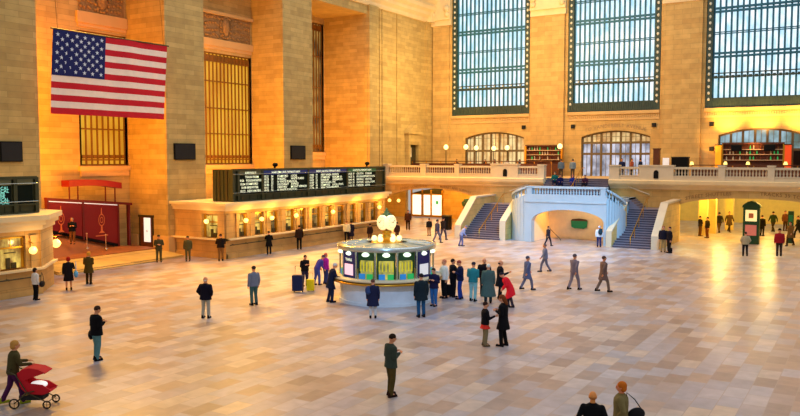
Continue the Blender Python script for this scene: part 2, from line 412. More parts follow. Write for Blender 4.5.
for i, ((a, b_), (c0, hw, sp, ri)) in enumerate(zip(WIN, LUN)):
    e = struct(empty('window_%d' % (i+4), (XF, a, 11.5)), 'great multi-paned window in the far wall, %s' % ['nearest the left corner', 'above the central stair', 'at the right edge'][i])
    Wd = a-b_; H_ = TOP-11.5; bd = .62
    g = MB(); g.box(.55, .6, -Wd+.2, -.2, .9, H_); g.build('pane', 'day_glass', e)
    f = MB(); n = 16; iw = Wd-2*bd
    for k in range(n+1):
        y = -bd-iw*k/n; f.box(.28, .42, y-.08, y+.08, .9, H_)
    f.build('mullions', 'teal_metal', e)
    f = MB()
    for z, t in ((4.82, .42), (8.9, .4), (13.0, .4)):
        f.box(.2, .45, -Wd+bd, -bd, z-t/2-.05, z-t/2+.14); f.box(.2, .45, -Wd+bd, -bd, z+t/2-.14, z+t/2+.05)
    for z in (6.8, 10.9, 14.8): f.box(.22, .45, -Wd+bd, -bd, z-.1, z-.03); f.box(.22, .45, -Wd+bd, -bd, z+.06, z+.13)
    f.build('transoms', 'teal_metal', e)
    f = MB()
    f.box(.05, .5, -Wd+.05, -.05, 0, .92)
    for k in range(40): f.box(0.0, .1, -.3-(Wd-.6)*k/40-.05, -.3-(Wd-.6)*k/40+.03, .05, .85)
    f.box(.1, .45, -Wd+bd, -bd, 2.75, 2.85); f.box(.1, .45, -Wd+bd, -bd, 3.12, 3.2)
    for k in range(n):
        y = -bd-iw*(k+.5)/n; f.box(.2, .4, y-.12, y+.12, 2.7, 2.95)
    f.box(.05, .5, -bd+.05, -.05, .9, H_); f.box(.05, .5, -Wd+.05, -Wd+bd-.05, .9, H_)
    f.build('window_frame', 'frame_dark', e)
    f = MB()
    for k in range(26):
        z = .8+k*.58
        for y in (-bd/2, -Wd+bd/2): f.ell((.03, y, z), (.06, .12, .15), 8, 5)
    if i < 2:
        for k in range(8): f.ell((.08, -bd-iw*(k*2+1)/16, 3.02), (.05, .1, .08), 6, 4)
    f.build('rosettes', 'stud', e)
    # lunette
    e = struct(empty('window_%d' % (i+7), (XF, c0, LUNZ)), 'arched shop front at balcony level under great window %d' % (i+1))
    zc = sp-LUNZ
    f = MB(); hh = lambda y: zc+ri*(1-(y/hw)**2)
    n = 7
    for k in range(n+1):
        y = -hw+2*hw*k/n; f.box(.3, .45, y-.1, y+.1, 0, hh(min(max(y, -hw+.02), hw-.02)))
    for z in ((2.1, 3.2) if i == 1 else (2.45,)): f.box(.28, .46, -hw, hw, z, z+.22)
    m_ = 20
    for k in range(m_):
        y0 = -hw+2*hw*k/m_; y1 = y0+2*hw/m_
        f.prism([(y0, hh(y0)-.16), (y1, hh(y1)-.16), (y1, hh(y1)+.02), (y0, hh(y0)+.02)], 'x', .22, .5)
    f.box(.25, .5, -hw, -hw+.1, 0, zc); f.box(.25, .5, hw-.1, hw, 0, zc)
    for k in range(n):
        y = -hw+2*hw*(k+.5)/n; f.box(.34, .4, y-.02, y+.02, 0 if i < 2 else 3, hh(y)-.1)
    f.box(.34, .4, -hw, hw, 3.9 if i != 2 else 3.2, 3.94 if i != 2 else 3.24)
    f.build('window_frame', 'frame_olive', e)
    def arch_pane(z0, z1):
        g = MB()
        for k in range(m_):
            y0 = -hw+2*hw*k/m_; y1 = y0+2*hw/m_
            g.prism([(y0, z0), (y1, z0), (y1, min(z1, hh(y1))), (y0, min(z1, hh(y0)))], 'x', .5, .54)
        return g
    if i == 0: arch_pane(0, 9).build('pane', 'lunette_glass', e)
    if i == 1:
        arch_pane(3.3, 9).build('pane', 'lunette_glass', e); arch_pane(0, 3.3).build('pane', 'door_glass', e)
    if i == 2: arch_pane(2.5, 9).build('pane', 'blue_glass', e)
# room behind the right lunette
r = MB(); r.box(80, 80.2, 14, 4, 5.1, 10); r.box(77.7, 80, 13.2, 13.0, 5.1, 10); r.box(77.7, 80, 5.4, 5.2, 5.1, 10); r.box(77.7, 80.2, 13.2, 5.2, 9.9, 10.1)
struct(r.build('wall_bar_room', 'wood'), 'back wall of the bar room behind the arched opening at right')

# balcony: slab, cornice, front wall with two broad arches
b = MB()
b.box(66.95, 80.2, 50, 25.7, 4.4, 5.1); b.box(66.95, 80.2, 19.8, -8, 4.4, 5.1); b.box(67.6, 80.2, 25.7, 19.8, 4.4, 5.1)
struct(b.build('balcony_slab', 'stone_plain'), 'floor slab of the balcony')
b = MB()
def arch_wall(mb, y1, y0, c0, hw, sp, ri, ztop, x0, x1, pw=2):
    n = 36
    if y1 > c0+hw: mb.box(x0, x1, y1, c0+hw, 0, ztop)
    if y0 < c0-hw: mb.box(x0, x1, c0-hw, y0, 0, ztop)
    for k in range(n):
        a = c0-hw+2*hw*k/n; d = a+2*hw/n
        if a > y1 or d < y0: continue
        d2 = min(d, y1); a2 = max(a, y0)
        z = lambda y: sp+ri*max(0, 1-abs((y-c0)/hw)**pw)**.5
        mb.prism([(a2, z(a2)), (d2, z(d2)), (d2, ztop), (a2, ztop)], 'x', x0, x1)
arch_wall(b, 43, 27, 37.6, 6.1, 2.0, 1.9, 4.5, XB, XB+.8, 2)
arch_wall(b, 18.5, -8, 8.6, 6.5, 2.2, 1.5, 4.5, XB, XB+.8, 2.4)
b.box(XB, XB+.8, 27, 25.7, 0, 4.5); b.box(XB, XB+.8, 19.8, 18.5, 0, 4.5)
struct(b.build('wall_balcony', 'stone'))
b = MB()
for y1, y0 in ((43, 25.7), (19.8, -8)):
    b.prism([(67.02, 4.3), (66.9, 4.3), (66.8, 4.45), (66.5, 4.6), (66.35, 4.75), (66.3, 5.02), (66.5, 5.08), (67.02, 5.08)], 'y', y0, y1)
struct(b.build('trim_7', 'cornice'), 'cornice along the balcony front')

# balustrades
def baluster_mesh(h, r=.085, n=8):
    b = MB(); b.lathe([(r*.95, 0), (r*.95, h*.1), (r*.5, h*.16), (r*1.0, h*.38), (r*.85, h*.52), (r*.45, h*.78), (r*.55, h*.86), (r*.95, h*.9), (r*.95, h)], (0, 0, 0), n)
    return b.mesh('baluster')
bal_h = .55
BM = baluster_mesh(bal_h); BM.materials.append(M['stone_pale'])
BMW = baluster_mesh(bal_h); BMW.materials.append(M['marble_pale'])
def balustrade(y1, y0, label, m='stone_pale', group='balustrades along the balcony front', x=66.8, z=5.05, pl=.4):
    e = empty('balustrade', (x, y1, z), 0, label, 'balustrade', group)
    L_ = y1-y0
    q = MB(); q.box(-.22, .22, -L_, 0, 0, pl); q.box(-.26, .26, -L_, 0, pl-.08, pl); q.build('plinth', m, e)
    q = MB(); q.box(-.24, .24, -L_, 0, pl+bal_h, pl+bal_h+.17); q.build('rail', m, e)
    n = max(2, int(L_/.235))
    for k in range(n): inst(BM if m == 'stone_pale' else BMW, 'baluster', e, (0, -L_*(k+.5)/n, pl))
    return e
def pedestal(y1, y0, label, m='stone_pale', niche=None, x=66.8, z=5.05, h=1.16, cat='pedestal', group='stone pedestals of the balcony balustrade'):
    e = empty('pedestal', (x, y1, z), 0, label, cat, group); L_ = y1-y0
    q = MB(); q.box(-.28, .28, -L_, 0, 0, h); q.build('block', m, e)
    q = MB(); q.box(-.34, .34, -L_-.04, .04, h, h+.12); q.build('cap', m, e)
    if niche:
        q = MB(); yc = niche-y1
        q.prism([(yc-.2, .15), (yc+.2, .15), (yc+.2, .7), (yc+.12, .82), (yc, .87), (yc-.12, .82), (yc-.2, .7)], 'x', -.31, -.27)
        q.build('niche', 'black', e)
    return e
balustrade(42.3, 38.55, 'balcony balustrade nearest the departure board corner')
pedestal(42.94, 42.3, 'plain pedestal where the balcony meets the left wall')
pedestal(38.55, 37.95, 'plain pedestal between the first and second balustrades from the left wall')
balustrade(37.95, 34.75, 'balcony balustrade over the peak of the left passage arch')
pedestal(34.75, 34.3, 'plain pedestal between the second and third balustrades from the left wall')
balustrade(34.3, 30.95, 'balcony balustrade above the left stair foot')
pedestal(30.95, 28.25, 'broad pale pedestal with a dark niche left of the central stair', niche=29.5, h=1.22)
balustrade(28.25, 26.3, 'short balcony balustrade just left of the central steps')
pedestal(26.3, 25.7, 'pale end pier left of the central steps')
pedestal(19.8, 18.95, 'pale end pier right of the central steps')
balustrade(18.95, 17.25, 'short balcony balustrade just right of the central steps')
pedestal(17.25, 14.45, 'broad pale pedestal with a dark niche right of the central stair', niche=15.85)
balustrade(14.45, 11.0, 'balcony balustrade over the letters of the right arch')
pedestal(11.0, 10.48, 'plain pedestal left of the peak of the right arch')
balustrade(10.48, 7.4, 'balcony balustrade over the peak of the right arch')
pedestal(7.4, 6.9, 'plain pedestal right of the peak of the right arch')
balustrade(6.9, 3.0, 'balcony balustrade running out of the right side of the picture')

# staircase: solid block with arched recess, two side flights, landing and central steps
s = MB()
# facade with arch
def block(mb):
    c0, hw, sp, ri = 21.3, 3.05, 1.75, 1.0
    n = 30
    mb.box(60.3, 61.0, 24.9, c0+hw, 0, 3.95); mb.box(60.3, 61.0, c0-hw, 18.1, 0, 3.95)
    z = lambda y: sp+ri*max(0, 1-((y-c0)/hw)**2)**.5
    for k in range(n):
        a = c0-hw+2*hw*k/n; d = a+2*hw/n
        mb.prism([(a, z(a)), (d, z(d)), (d, 3.95), (a, 3.95)], 'x', 60.3, 61.0)
    mb.box(60.22, 60.32, 24.9, 18.1, 3.3, 3.42)
block(s)
s.box(61, 65.2, 25, 18.2, 3.3, 3.6); s.box(62.2, 65.2, 26, 17.6, 3.3, 3.6)        # landing floor
s.box(62.2, 66.9, 26.0, 25.4, 0, 3.6); s.box(62.2, 66.9, 18.2, 17.86, 0, 3.6)
s.box(65.2, 67.0, 26, 17.6, 0, 3.6)
struct(s.build('stair_block', 'marble_pale'), 'pale central block of the staircase with an arched recess')
s = MB(); s.box(64.4, 64.6, 25.4, 18.2, 0, 3.3)
struct(s.build('wall_recess', 'cream'), 'cream back wall of the arched recess')
s = MB(); s.box(61, 64.4, 25.0, 24.35, 0, 3.3); s.box(61, 64.4, 18.25, 18.2, 0, 3.3)
struct(s.build('wall_recess_side', 'cream'), 'side wall of the arched recess')
def flight(name, x0, y1, y0, z0, n, rise, run, label):
    e = struct(empty(name, (x0, y0, 0)), label); W_ = y1-y0
    t = MB(); r_ = MB()
    for k in range(n):
        t.box(k*run-.03, (k+1)*run, 0, W_, z0+(k+1)*rise-.05, z0+(k+1)*rise)
        r_.box(k*run, n*run, 0.01, W_-.01, z0+k*rise, z0+(k+1)*rise-.05)
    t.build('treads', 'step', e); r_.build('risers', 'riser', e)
    return e
flight('stair_flight', 60.0, 30.7, 27.1, 0, 17, .162, .285, 'left side flight of the staircase')
flight('stair_flight', 60.0, 17.5, 14.45, 0, 17, .162, .285, 'right side flight of the staircase')
flight('stair_flight', 64.9, 25.7, 19.8, 3.6, 9, .167, .3, 'central steps up to the balcony')
s = MB(); s.box(64.85, 67.0, 30.7, 26.0, 0, 2.755); s.box(64.85, 67.0, 17.6, 14.45, 0, 2.755)
for k in range(5):  # turn steps up to the central landing
    s.box(64.9, 66.9, 27.0, 26.8-k*.2, 2.755+k*.17, 2.755+(k+1)*.17); s.box(64.9, 66.9, 16.8+k*.2, 17.6, 2.755+k*.17, 2.755+(k+1)*.17)
struct(s.build('landing', 'step'), 'side landings of the staircase')
def stringer(y1, y0, pts, label, x_end=67.0, m='stone', cm='stone_pale', side=0):
    """solid side wall of a flight with a stone coping; pts are (x, z) of its top"""
    e = struct(empty('stair_side_wall', (0, 0, 0)), label)
    q = MB(); q.prism([(pts[0][0], 0)]+pts+[(pts[-1][0], 0)], 'y', y0, y1); q.build('wall_face', m, e)
    q = MB()
    for (xa, za), (xb, zb) in zip(pts[:-1], pts[1:]):
        q.prism([(xa, za), (xb, zb), (xb, zb+.14), (xa, za+.14)], 'y', y0-.07, y1+.07)
    q.build('coping', cm, e)
    return e
stringer(31.15, 30.7, [(59.8, .0), (59.81, 1.0), (62.9, 3.35), (67, 3.4)], 'left outer side wall of the staircase')
stringer(27.1, 26.7, [(60.2, .0), (60.21, 1.5), (63.1, 3.25), (64.5, 3.6)], 'inner side wall of the left flight')
w_r = stringer(.17, -.17, [(0, .0), (.01, 1.1), (2.5, 3.25)], 'inner side wall of the right flight')
w_r.location = (60.0, 17.8, 0); w_r.rotation_euler = (0, 0, -.22)
stringer(14.45, 14.0, [(59.8, .0), (59.81, .9), (62.6, 3.3), (67, 3.4)], 'right outer side wall of the staircase')
# curved parapet ends of the block
def curved(y_a, y_b, x_a, x_b, za, zb, label):
    e = empty('balustrade', (0, 0, 0), 0, label, 'balustrade', 'curved ends of the stair balustrade')
    n = 10; P = []
    F = lambda t: (x_a+(x_b-x_a)*(1-math.cos(t*PI/2)), y_a+(y_b-y_a)*math.sin(t*PI/2), za+(zb-za)*t**1.1)
    P = [F(k/n) for k in range(n+1)]
    r_ = MB(); l_ = MB()
    for p, q in zip(P[:-1], P[1:]):
        for mb, h0, h1, wd in ((r_, -.17, .0, .24), (l_, None, -.72, .2)):
            d = Vector((q[0]-p[0], q[1]-p[1], 0)).normalized(); nn = Vector((-d.y, d.x, 0))*wd
            vs = []
            for pt in (p, q):
                for sg in (-1, 1):
                    for h in (h0, h1): vs.append((pt[0]+nn.x*sg, pt[1]+nn.y*sg, 0 if h is None else pt[2]+h))
            mb.add(vs, [(0, 1, 3, 2), (4, 6, 7, 5), (0, 4, 5, 1), (2, 3, 7, 6), (1, 5, 7, 3), (0, 2, 6, 4)])
    r_.build('rail', 'marble_pale', e); l_.build('curved_wall', 'marble_pale', e)
    for k in range(7):
        x, y, zz = F((k+.6)/7.2); inst(BMW, 'baluster', e, (x, y, zz-.72))
curved(24.75, 26.65, 60.55, 62.5, 4.62, 3.5, 'curved balustrade sweeping down from the central block to the left flight')
curved(18.35, 17.28, 60.55, 62.1, 4.62, 3.35, 'curved balustrade sweeping down from the central block to the right flight')
balustrade(24.35, 18.6, 'pale balustrade over the arched recess of the staircase', 'marble_pale', None, x=60.6, z=3.6, pl=.3)
for y1, y0, lab in ((24.8, 24.35, 'left pedestal of the balustrade over the arched recess'), (18.6, 18.2, 'right pedestal of the balustrade over the arched recess')):
    pedestal(y1, y0, lab, 'marble_pale', x=60.6, z=3.6, h=.9, group='pedestals over the arched recess')
# handrails
def handrail(y, x0, x1, z0, z1, label):
    e = empty('handrail', (x0, y, 0), 0, label, 'handrail', 'brass handrails on the stair flights')
    q = MB(); q.tube([(0, 0, .05), (0, 0, z0+.85), (.25, 0, z0+.92), (x1-x0, 0, z1+.92), (x1-x0+.8, 0, z1+.92)], .035, 8); q.build('rail', 'brass', e)
    for k in range(1, 5):
        t = k/4; q = MB(); q.tube([((x1-x0)*t, 0, z0+(z1-z0)*t), ((x1-x0)*t, 0, z0+.9+(z1-z0)*t)], .025, 6); q.build('post', 'brass', e)
handrail(28.9, 59.9, 64.8, 0, 2.75, 'brass handrail in the middle of the left flight')
handrail(16.1, 59.9, 64.8, 0, 2.75, 'brass handrail in the middle of the right flight')
handrail(22.6, 64.8, 67.6, 3.6, 5.1, 'brass handrail in the middle of the central steps')

for y0, y1, lab in ((19.6, 16.4, 'right'), (25.9, 29.1, 'left')):
    e = empty('handrail', (66.7, y0, 0), 0, 'pale diagonal handrail on the wall above the %s side landing' % lab, 'handrail', None)
    q = MB(); q.tube([(0, 0, 5.0), (0, y1-y0, 3.85)], .05, 8); q.build('rail', 'stone_pale', e)
    for t in (.1, .5, .9):
        q = MB(); z = 5.0-1.15*t; q.tube([(0, (y1-y0)*t, z), (.3, (y1-y0)*t, z-.08)], .025, 6); q.build('bracket', 'brass', e)
# passages under the balcony
w = MB(); w.box(XB+.8, 90, 30.6, 30.2, 0, 4.4); w.box(XB, 78, 51, 50.6, 0, 4.4)
struct(w.build('wall_passage_left', 'yellow_wall'))
w = MB(); w.box(89.5, 90, 30, -9, 0, 4.4); w.box(XB+.8, 71.5, 15.2, 14.9, 0, 4.4); w.box(71.5, 71.9, 15.2, 30, 0, 4.4); w.box(XB, 90, -8.5, -9, 0, 4.4)
for k, (x, y) in enumerate([(73, 13.6), (75.5, 13.3), (80, 12.5)]): w.box(x, x+.7, y, y-.7, 0, 4.4)
struct(w.build('wall_passage_right', 'yellow_wall'))
# lettering cut above the arches
def flat(X, y, z): return lambda u, v: (X, y-u, z+v)
def onarc(X, c0, hw, sp, ri, off, y_mid, pw=2):
    """letters following an arch; u runs to the right in the picture"""
    def f(u, v):
        y = y_mid-u; t = min(.999, abs((y-c0)/hw)); z = sp+ri*(1-t**pw)**.5
        dz = 0
        return (X, y, z+off+v)
    return f
def onpar(X, c0, hw, sp, ri, off):
    return lambda u, v: (X, c0-u, sp+ri*(1-(u/hw)**2)+off+v)
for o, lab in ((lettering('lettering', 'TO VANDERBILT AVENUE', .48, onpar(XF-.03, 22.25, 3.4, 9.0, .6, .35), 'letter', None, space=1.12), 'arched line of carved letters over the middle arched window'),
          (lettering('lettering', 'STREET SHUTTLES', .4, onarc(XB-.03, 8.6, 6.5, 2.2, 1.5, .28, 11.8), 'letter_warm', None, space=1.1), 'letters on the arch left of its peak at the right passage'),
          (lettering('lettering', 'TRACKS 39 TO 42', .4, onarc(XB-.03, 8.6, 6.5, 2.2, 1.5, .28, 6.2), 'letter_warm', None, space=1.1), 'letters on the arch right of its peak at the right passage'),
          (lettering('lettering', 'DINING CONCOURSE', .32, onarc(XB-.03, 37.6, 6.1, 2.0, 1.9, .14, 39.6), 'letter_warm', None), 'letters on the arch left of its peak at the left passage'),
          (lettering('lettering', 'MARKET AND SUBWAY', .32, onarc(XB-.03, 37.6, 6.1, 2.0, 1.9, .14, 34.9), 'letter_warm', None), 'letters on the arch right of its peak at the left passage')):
    tag(o, lab, 'lettering')
# ------------------------------------------------------------------ flag
e = empty('flag', (29.35, 42.4, 9.6), 0, 'large red white and blue striped flag with stars hanging flat high before the left wall', 'flag')
FW_, FH = 8.75, 5.05
def shear(z): return -.33*(1-z/FH)
def wave(x, z): return .05*math.sin(x*1.6+z*.5)+.03*math.sin(x*3.1)
def cloth(x0, x1, z0, z1, y, nx, nz, mb, mi=0):
    vs = []; fs = []
    for j in range(nz+1):
        for i in range(nx+1):
            x = x0+(x1-x0)*i/nx; z = z0+(z1-z0)*j/nz; vs.append((x+shear(z), y+wave(x, z), z))
    n = len(vs); vs += [(a, b+.015, c) for a, b, c in vs]
    for j in range(nz):
        for i in range(nx):
            a = j*(nx+1)+i; fs += [(a, a+1, a+nx+2, a+nx+1), (a+n, a+n+nx+1, a+n+nx+2, a+n+1)]
    mb.add(vs, fs, mi, True)
q = MB(); sh = FH/13
for k in range(13):
    cloth(0, FW_, k*sh, (k+1)*sh, 0, 40, 1, q, 0 if k % 2 == 0 else 1)
q.build('stripes', ['flag_red', 'flag_white'], e)
q = MB(); cw = FW_*.425; cloth(0, cw, 6*sh, FH, -.03, 18, 6, q); q.build('canton', 'flag_blue', e)
q = MB(); ch = FH-6*sh
for r in range(9):
    for c in range(6 if r % 2 == 0 else 5):
        cx = cw/12*(1+2*c) if r % 2 == 0 else cw/12*(2+2*c); cz = 6*sh+ch*(r+1)/10
        cx += shear(cz); vs = [(cx, wave(cx, cz)-.05, cz)]
        for t in range(10):
            a = PI/2+t*PI/5; R_ = .15 if t % 2 == 0 else .06
            vs.append((cx+R_*math.cos(a), wave(cx, cz)-.05, cz+R_*math.sin(a)))
        q.add(vs, [(0, 1+t, 1+(t+1) % 10) for t in range(10)])
q.build('stars', 'star', e)
q = MB(); q.tube([(-.15, .02, FH+.04), (FW_+.15, .02, FH+.04)], .05, 8); q.build('pole', 'bronze', e)
for x in (.3, FW_-.3):
    q = MB(); q.tube([(x, .02, FH+.05), (x, .58, 11.29)], .012, 5); q.build('suspension_wire', 'bronze', e)

# ------------------------------------------------------------------ ticket offices
def moulding(mb, x0, x1, y0, y1, z, h, out, mi=0):
    """cornice ring around a rectangular office top (front = low y)"""
    for k, (f0, o) in enumerate(((0, .35), (.35, .6), (.7, 1.0))):
        mb.box(x0-out*o, x1+out*o, y0-out*o, y1, z+h*f0, z+h*(f0+.33), mi)
def ticket_window(parent, x, w_, z0=1.42, z1=3.0, y=0, lit=True, rot=False):
    """one grilled ticket window let into the front"""
    def T(a, b, c, d, z_, zz):   # map (along, depth)
        return (a, b, c, d, z_, zz) if not rot else (c, d, -b, -a, z_, zz)
    f = MB()
    for args in (T(x-w_/2, x-w_/2+.05, y-.05, y+.12, z0, z1), T(x+w_/2-.05, x+w_/2, y-.05, y+.12, z0, z1), T(x-w_/2, x+w_/2, y-.05, y+.12, z1-.06, z1),
                 T(x-w_/2, x+w_/2, y-.02, y+.08, z0+1.02, z0+1.1), T(x-.015, x+.015, y, y+.05, z0+1.1, z1)): f.box(*args)
    o = f.build('window_frame', 'brass', parent)
    g = MB(); g.box(*T(x-w_/2+.05, x+w_/2-.05, y+.16, y+.19, z0, z1)); g.build('pane', 'booth_glass' if lit else 'dim_glass', o)
    b = MB(); b.box(*T(x-.22, x-.02, y+.02, y+.12, z0, z0+.55)); b.box(*T(x-.28, x+.28, y+.02, y+.14, z0+.78, z0+.83)); b.box(*T(x+.05, x+.3, y+.02, y+.12, z0, z0+.3)); b.build('booth_fittings', 'bronze', o)
    return o
def office(x0, x1, y0, label, wins, chamfer=None, end_win=None):
    e = empty('ticket_office', (0, 0, 0), 0, label, 'ticket office', 'stone ticket offices along the left wall')
    H_ = 3.05
    q = MB()
    # plinth and body piers between windows
    q.box(x0, x1, y0-.0, y0+.7, 0, 1.28); q.box(x0-.06, x1+.06 if not chamfer else x1, y0-.1, y0+.1, 0, .32)
    edges = [x0]
    for x, w_, lit in wins: edges += [x-w_/2, x+w_/2]
    edges.append(x1)
    for a, b_ in zip(edges[::2], edges[1::2]): q.box(a, b_, y0+.1, y0+.7, 1.28, H_)
    q.box(x0, x1, y0+.1, y0+.7, H_, 3.5)
    q.box(x0, x1, y0+.7, 43.0, 3.3, 3.5)
    if end_win:
        ya, yb = end_win
        q.box(x0, x0+.6, y0+.7, ya, 0, 3.5); q.box(x0, x0+.6, yb, 43.0, 0, 3.5); q.box(x0, x0+.6, ya, yb, 0, 1.28); q.box(x0, x0+.6, ya, yb, H_, 3.5)
        q.box(x0-.1, x0+.1, y0-.1, 43.0, 0, .32)
    else: q.box(x0, x0+.6, y0+.7, 43, 0, 3.5)
    if chamfer: q.prism([(x1, y0), (x1+2.2, y0+2.2), (x1+2.2, 43), (x1, 43)], 'z', 0, 3.5)
    else: q.box(x1-.6, x1, y0+.7, 43, 0, 3.5)
    q.box(x0+.6, x1, y0+2.2, y0+2.3, 0, 3.3)
    q.build('body', 'office_stone', e)
    for a, b_ in zip(edges[::2], edges[1::2]):
        q = MB(); c_ = (a+b_)/2; h = min(.16, (b_-a)*.36)
        if b_-a > .9:
            for cc in ((a+.22, b_-.22)): q.box(cc-.13, cc+.13, y0+.0, y0+.12, 1.34, H_); q.box(cc-.17, cc+.17, y0-.03, y0+.12, H_-.16, H_)
        else: q.box(c_-h, c_+h, y0+.0, y0+.12, 1.34, H_); q.box(c_-h-.04, c_+h+.04, y0-.03, y0+.12, H_-.16, H_)
        q.build('pilaster', 'office_stone', e)

    q = MB()
    if chamfer:
        for f0, o in ((0, .12), (.25, .3), (.5, .48)):
            q.prism([(x0-1, y0-o), (x1+o*.4, y0-o), (x1+2.2+o, y0+2.2-o*.4), (x1+2.2+o, 43), (x0-1, 43)], 'z', 3.3+f0, 3.3+f0+.26)
    else: moulding(q, x0, x1, y0, 43.0, 3.3, .55, .45)
    q.build('cornice', 'cornice', e)
    q = MB(); q.box(x0-(.3 if end_win else 0), x1, y0-.28, y0+.12, 1.28, 1.38)
    if end_win: q.box(x0-.3, x0+.1, y0-.28, 43, 1.28, 1.38)
    if chamfer: q.prism([(x1, y0-.28), (x1+2.4, y0+2.1), (x1+2.2, y0+2.25), (x1, y0)], 'z', 1.28, 1.38)
    q.build('counter', 'cornice', e)
    q = MB(); q.tube([(x0+.2, y0-.22, .95), (x1-.2, y0-.22, .95)], .035, 6)
    for k in range(int((x1-x0)/1.35)):
        xx = x0+.6+k*1.35; q.box(xx-.03, xx+.03, y0-.22, y0, .9, .98)
    q.build('bag_rail', 'bronze', e)
    for x, w_, lit in wins: ticket_window(e, x, w_, y=y0+.3, lit=lit)
    if end_win: 
        ya, yb = end_win; o = ticket_window(e, -(ya+yb)/2, yb-ya, y=x0+.3, rot=True)
    return e
wx = [(40.85, .85, 1), (42.55, .95, 1), (44.2, .85, 0), (46.0, 1.05, 1), (47.55, .75, 0), (49.25, 1.15, 0), (50.85, .95, 1), (52.6, .95, 0), (54.3, .9, 0), (55.95, .9, 0), (57.55, .95, 0)]
office(39.0, 59.2, 38.0, 'long pale stone ticket office under the departure board', wx, end_win=(38.75, 40.3))
office(19.0, 24.2, 36.5, 'stone ticket office with a slanted corner at the left edge of the picture', [(20.2, 1.3, 1), (22.75, 1.35, 1)], chamfer=True)

# lamps of the ticket offices
def globe(loc, r, label, cat='lamp', group=None, m='lamp_warm', arm=None):
    e = empty('globe_lamp', loc, 0, label, cat, group)
    q = MB(); q.ell((0, 0, 0), (r, r, r), 14, 10); q.build('lamp_globe', m, e)
    q = MB(); q.tube([(0, 0, r*.8)]+([(0, 0, r+.2)] if not arm else arm), .025, 6); q.build('bracket', 'brass', e)
    return e
for x, lab in ((40.75, 'first'), (42.4, 'second'), (43.5, 'third'), (46.3, 'fourth'), (51.0, 'fifth'), (57.9, 'sixth')):
    globe((x, 37.75, 2.55), .16, 'small lit globe lamp on the long ticket office, %s from its left end' % lab, 'lamp', 'globe lamps on the long ticket office', arm=[(0, 0, .35), (0, .3, .42)])
globe((38.75, 39.55, 2.55), .17, 'lit globe lamp at the end window of the long ticket office', m='lamp_warm', arm=[(0, 0, .35), (.3, 0, .42)])
globe((23.6, 36.25, 2.3), .2, 'lit globe lamp in front of the left ticket office window', arm=[(0, 0, .35), (0, .35, .45)])
globe((27.0, 39.3, 2.15), .24, 'lit globe lamp beside the slanted corner of the left ticket office', arm=[(0, 0, .4), (-.6, 0, .5)])

# ------------------------------------------------------------------ departure boards
def board(name, x0, x1, y, z0, z1, panels, label, depth=1.3):
    e = empty(name, (0, 0, 0), 0, label, 'departure board')
    q = MB(); q.box(x0, x1, y+.12, y+depth, z0, z1); q.build('case', 'board_frame', e)
    q = MB()
    for x in [x0, x1]+[p[0] for p in panels]: q.box(x-.1, x+.1, y-.02, y+.2, z0, z1)
    q.box(x0, x1, y-.05, y+.2, z1-.1, z1+.05); q.box(x0, x1, y-.04, y+.2, z0+.42, z0+.5); q.box(x0, x1, y-.05, y+.2, z0, z0+.06)
    for k in range(int((x1-x0)/.85)): q.box(x0+k*.85, x0+k*.85+.03, y+.08, y+.14, z0, z0+.45)
    q.build('frame', 'board_frame', e)
    for k in range(5):
        q = MB(); q.box(x0-.05, x0, y+.2+k*(depth-.2)/5, y+.34+k*(depth-.2)/5, z0, z1); q.build('end_slat', 'bronze' if k % 2 else 'board_frame', e)
    q = MB(); q.tube([(x0-.1, y-.1, z0+.62), (x1, y-.1, z0+.62)], .02, 6); q.tube([(x0-.1, y-.1, z1-.32), (x1, y-.1, z1-.32)], .02, 6); q.build('guard_rail', 'chrome', e)
    for k, (a, b_, hd, hm, rows, tm) in enumerate(panels):
        q = MB(); q.box(a+.1, b_-.1, y+.07, y+.12, z0+.5, z1-.4); p = q.build('panel', 'board_dark', e)
        q = MB(); q.box(a+.1, b_-.1, y+.03, y+.12, z1-.4, z1-.1); h = q.build('header', hm, e)
        if hd: lettering('header_text', hd, .26, lambda u, v, c=(a+b_)/2: (c+u, y+.02, z1-.345+v), 'board_text', h, space=1.05)
        if rows:
            n = len(rows); st = (z1-z0-1.0)/n
            for j, rw in enumerate(rows):
                for cx, tx in rw:
                    lettering('text', tx, .23, lambda u, v, xx=a+.2+cx*(b_-a-.4), zz=z1-.62-j*st: (xx+u, y+.06, zz+v), tm, p, align='LEFT', space=1.05)
    return e
def rows(a): return [[(0, t), (.16, n), (.3, d), (.62, r)] for t, n, d, r in a]
p1 = [(.15, 'ARRIVALS')]
R1 = [[(.25, 'TRAIN FROM')], [(.0, '9:56'), (.3, 'POUGHKEEPSIE')], [(.0, '10:04'), (.3, 'STAMFORD')], [(.05, '10:08'), (.35, 'BREWSTER')], [(.0, '10:12'), (.35, 'NEW HAVEN')]]
R2 = rows([('10:21', '24', 'STAMFORD', 'LOCAL'), ('10:23', '38', 'WASSAIC', 'WHITE PLAINS'), ('10:25', '32', 'N WHITE PLNS', 'LOCAL'), ('10:48', '27', 'SOUTHEAST', 'EXPRESS'), ('10:51', '31', 'CRESTWD', 'MOUNT VERNON'), ('10:55', '36', 'N WHITE PLNS', 'LOCAL')])
R3 = rows([('10:04', '19', 'NEW HAVEN', 'EXPRESS'), ('10:07', '23', 'STAMFORD', 'HARLEM 125'), ('10:22', '14', 'DANBURY', 'GREENWICH'), ('10:34', '25', 'NEW HAVEN', 'RYE'), ('10:37', '18', 'STAMFORD', 'LOCAL STOPS'), ('11:04', '28', 'NEW CANAAN', 'EXPRESS')])
R4 = rows([('10:20', '37', 'CROTON', 'YONKERS'), ('10:25', '35', 'POUGHKEEP', 'TARRYTOWN'), ('10:45', '42', 'PEEKSKILL', 'CROTON'), ('10:51', '29', 'CROTON', 'LOCAL STOPS'), ('11:20', '33', 'YONKERS', 'LOCAL')])
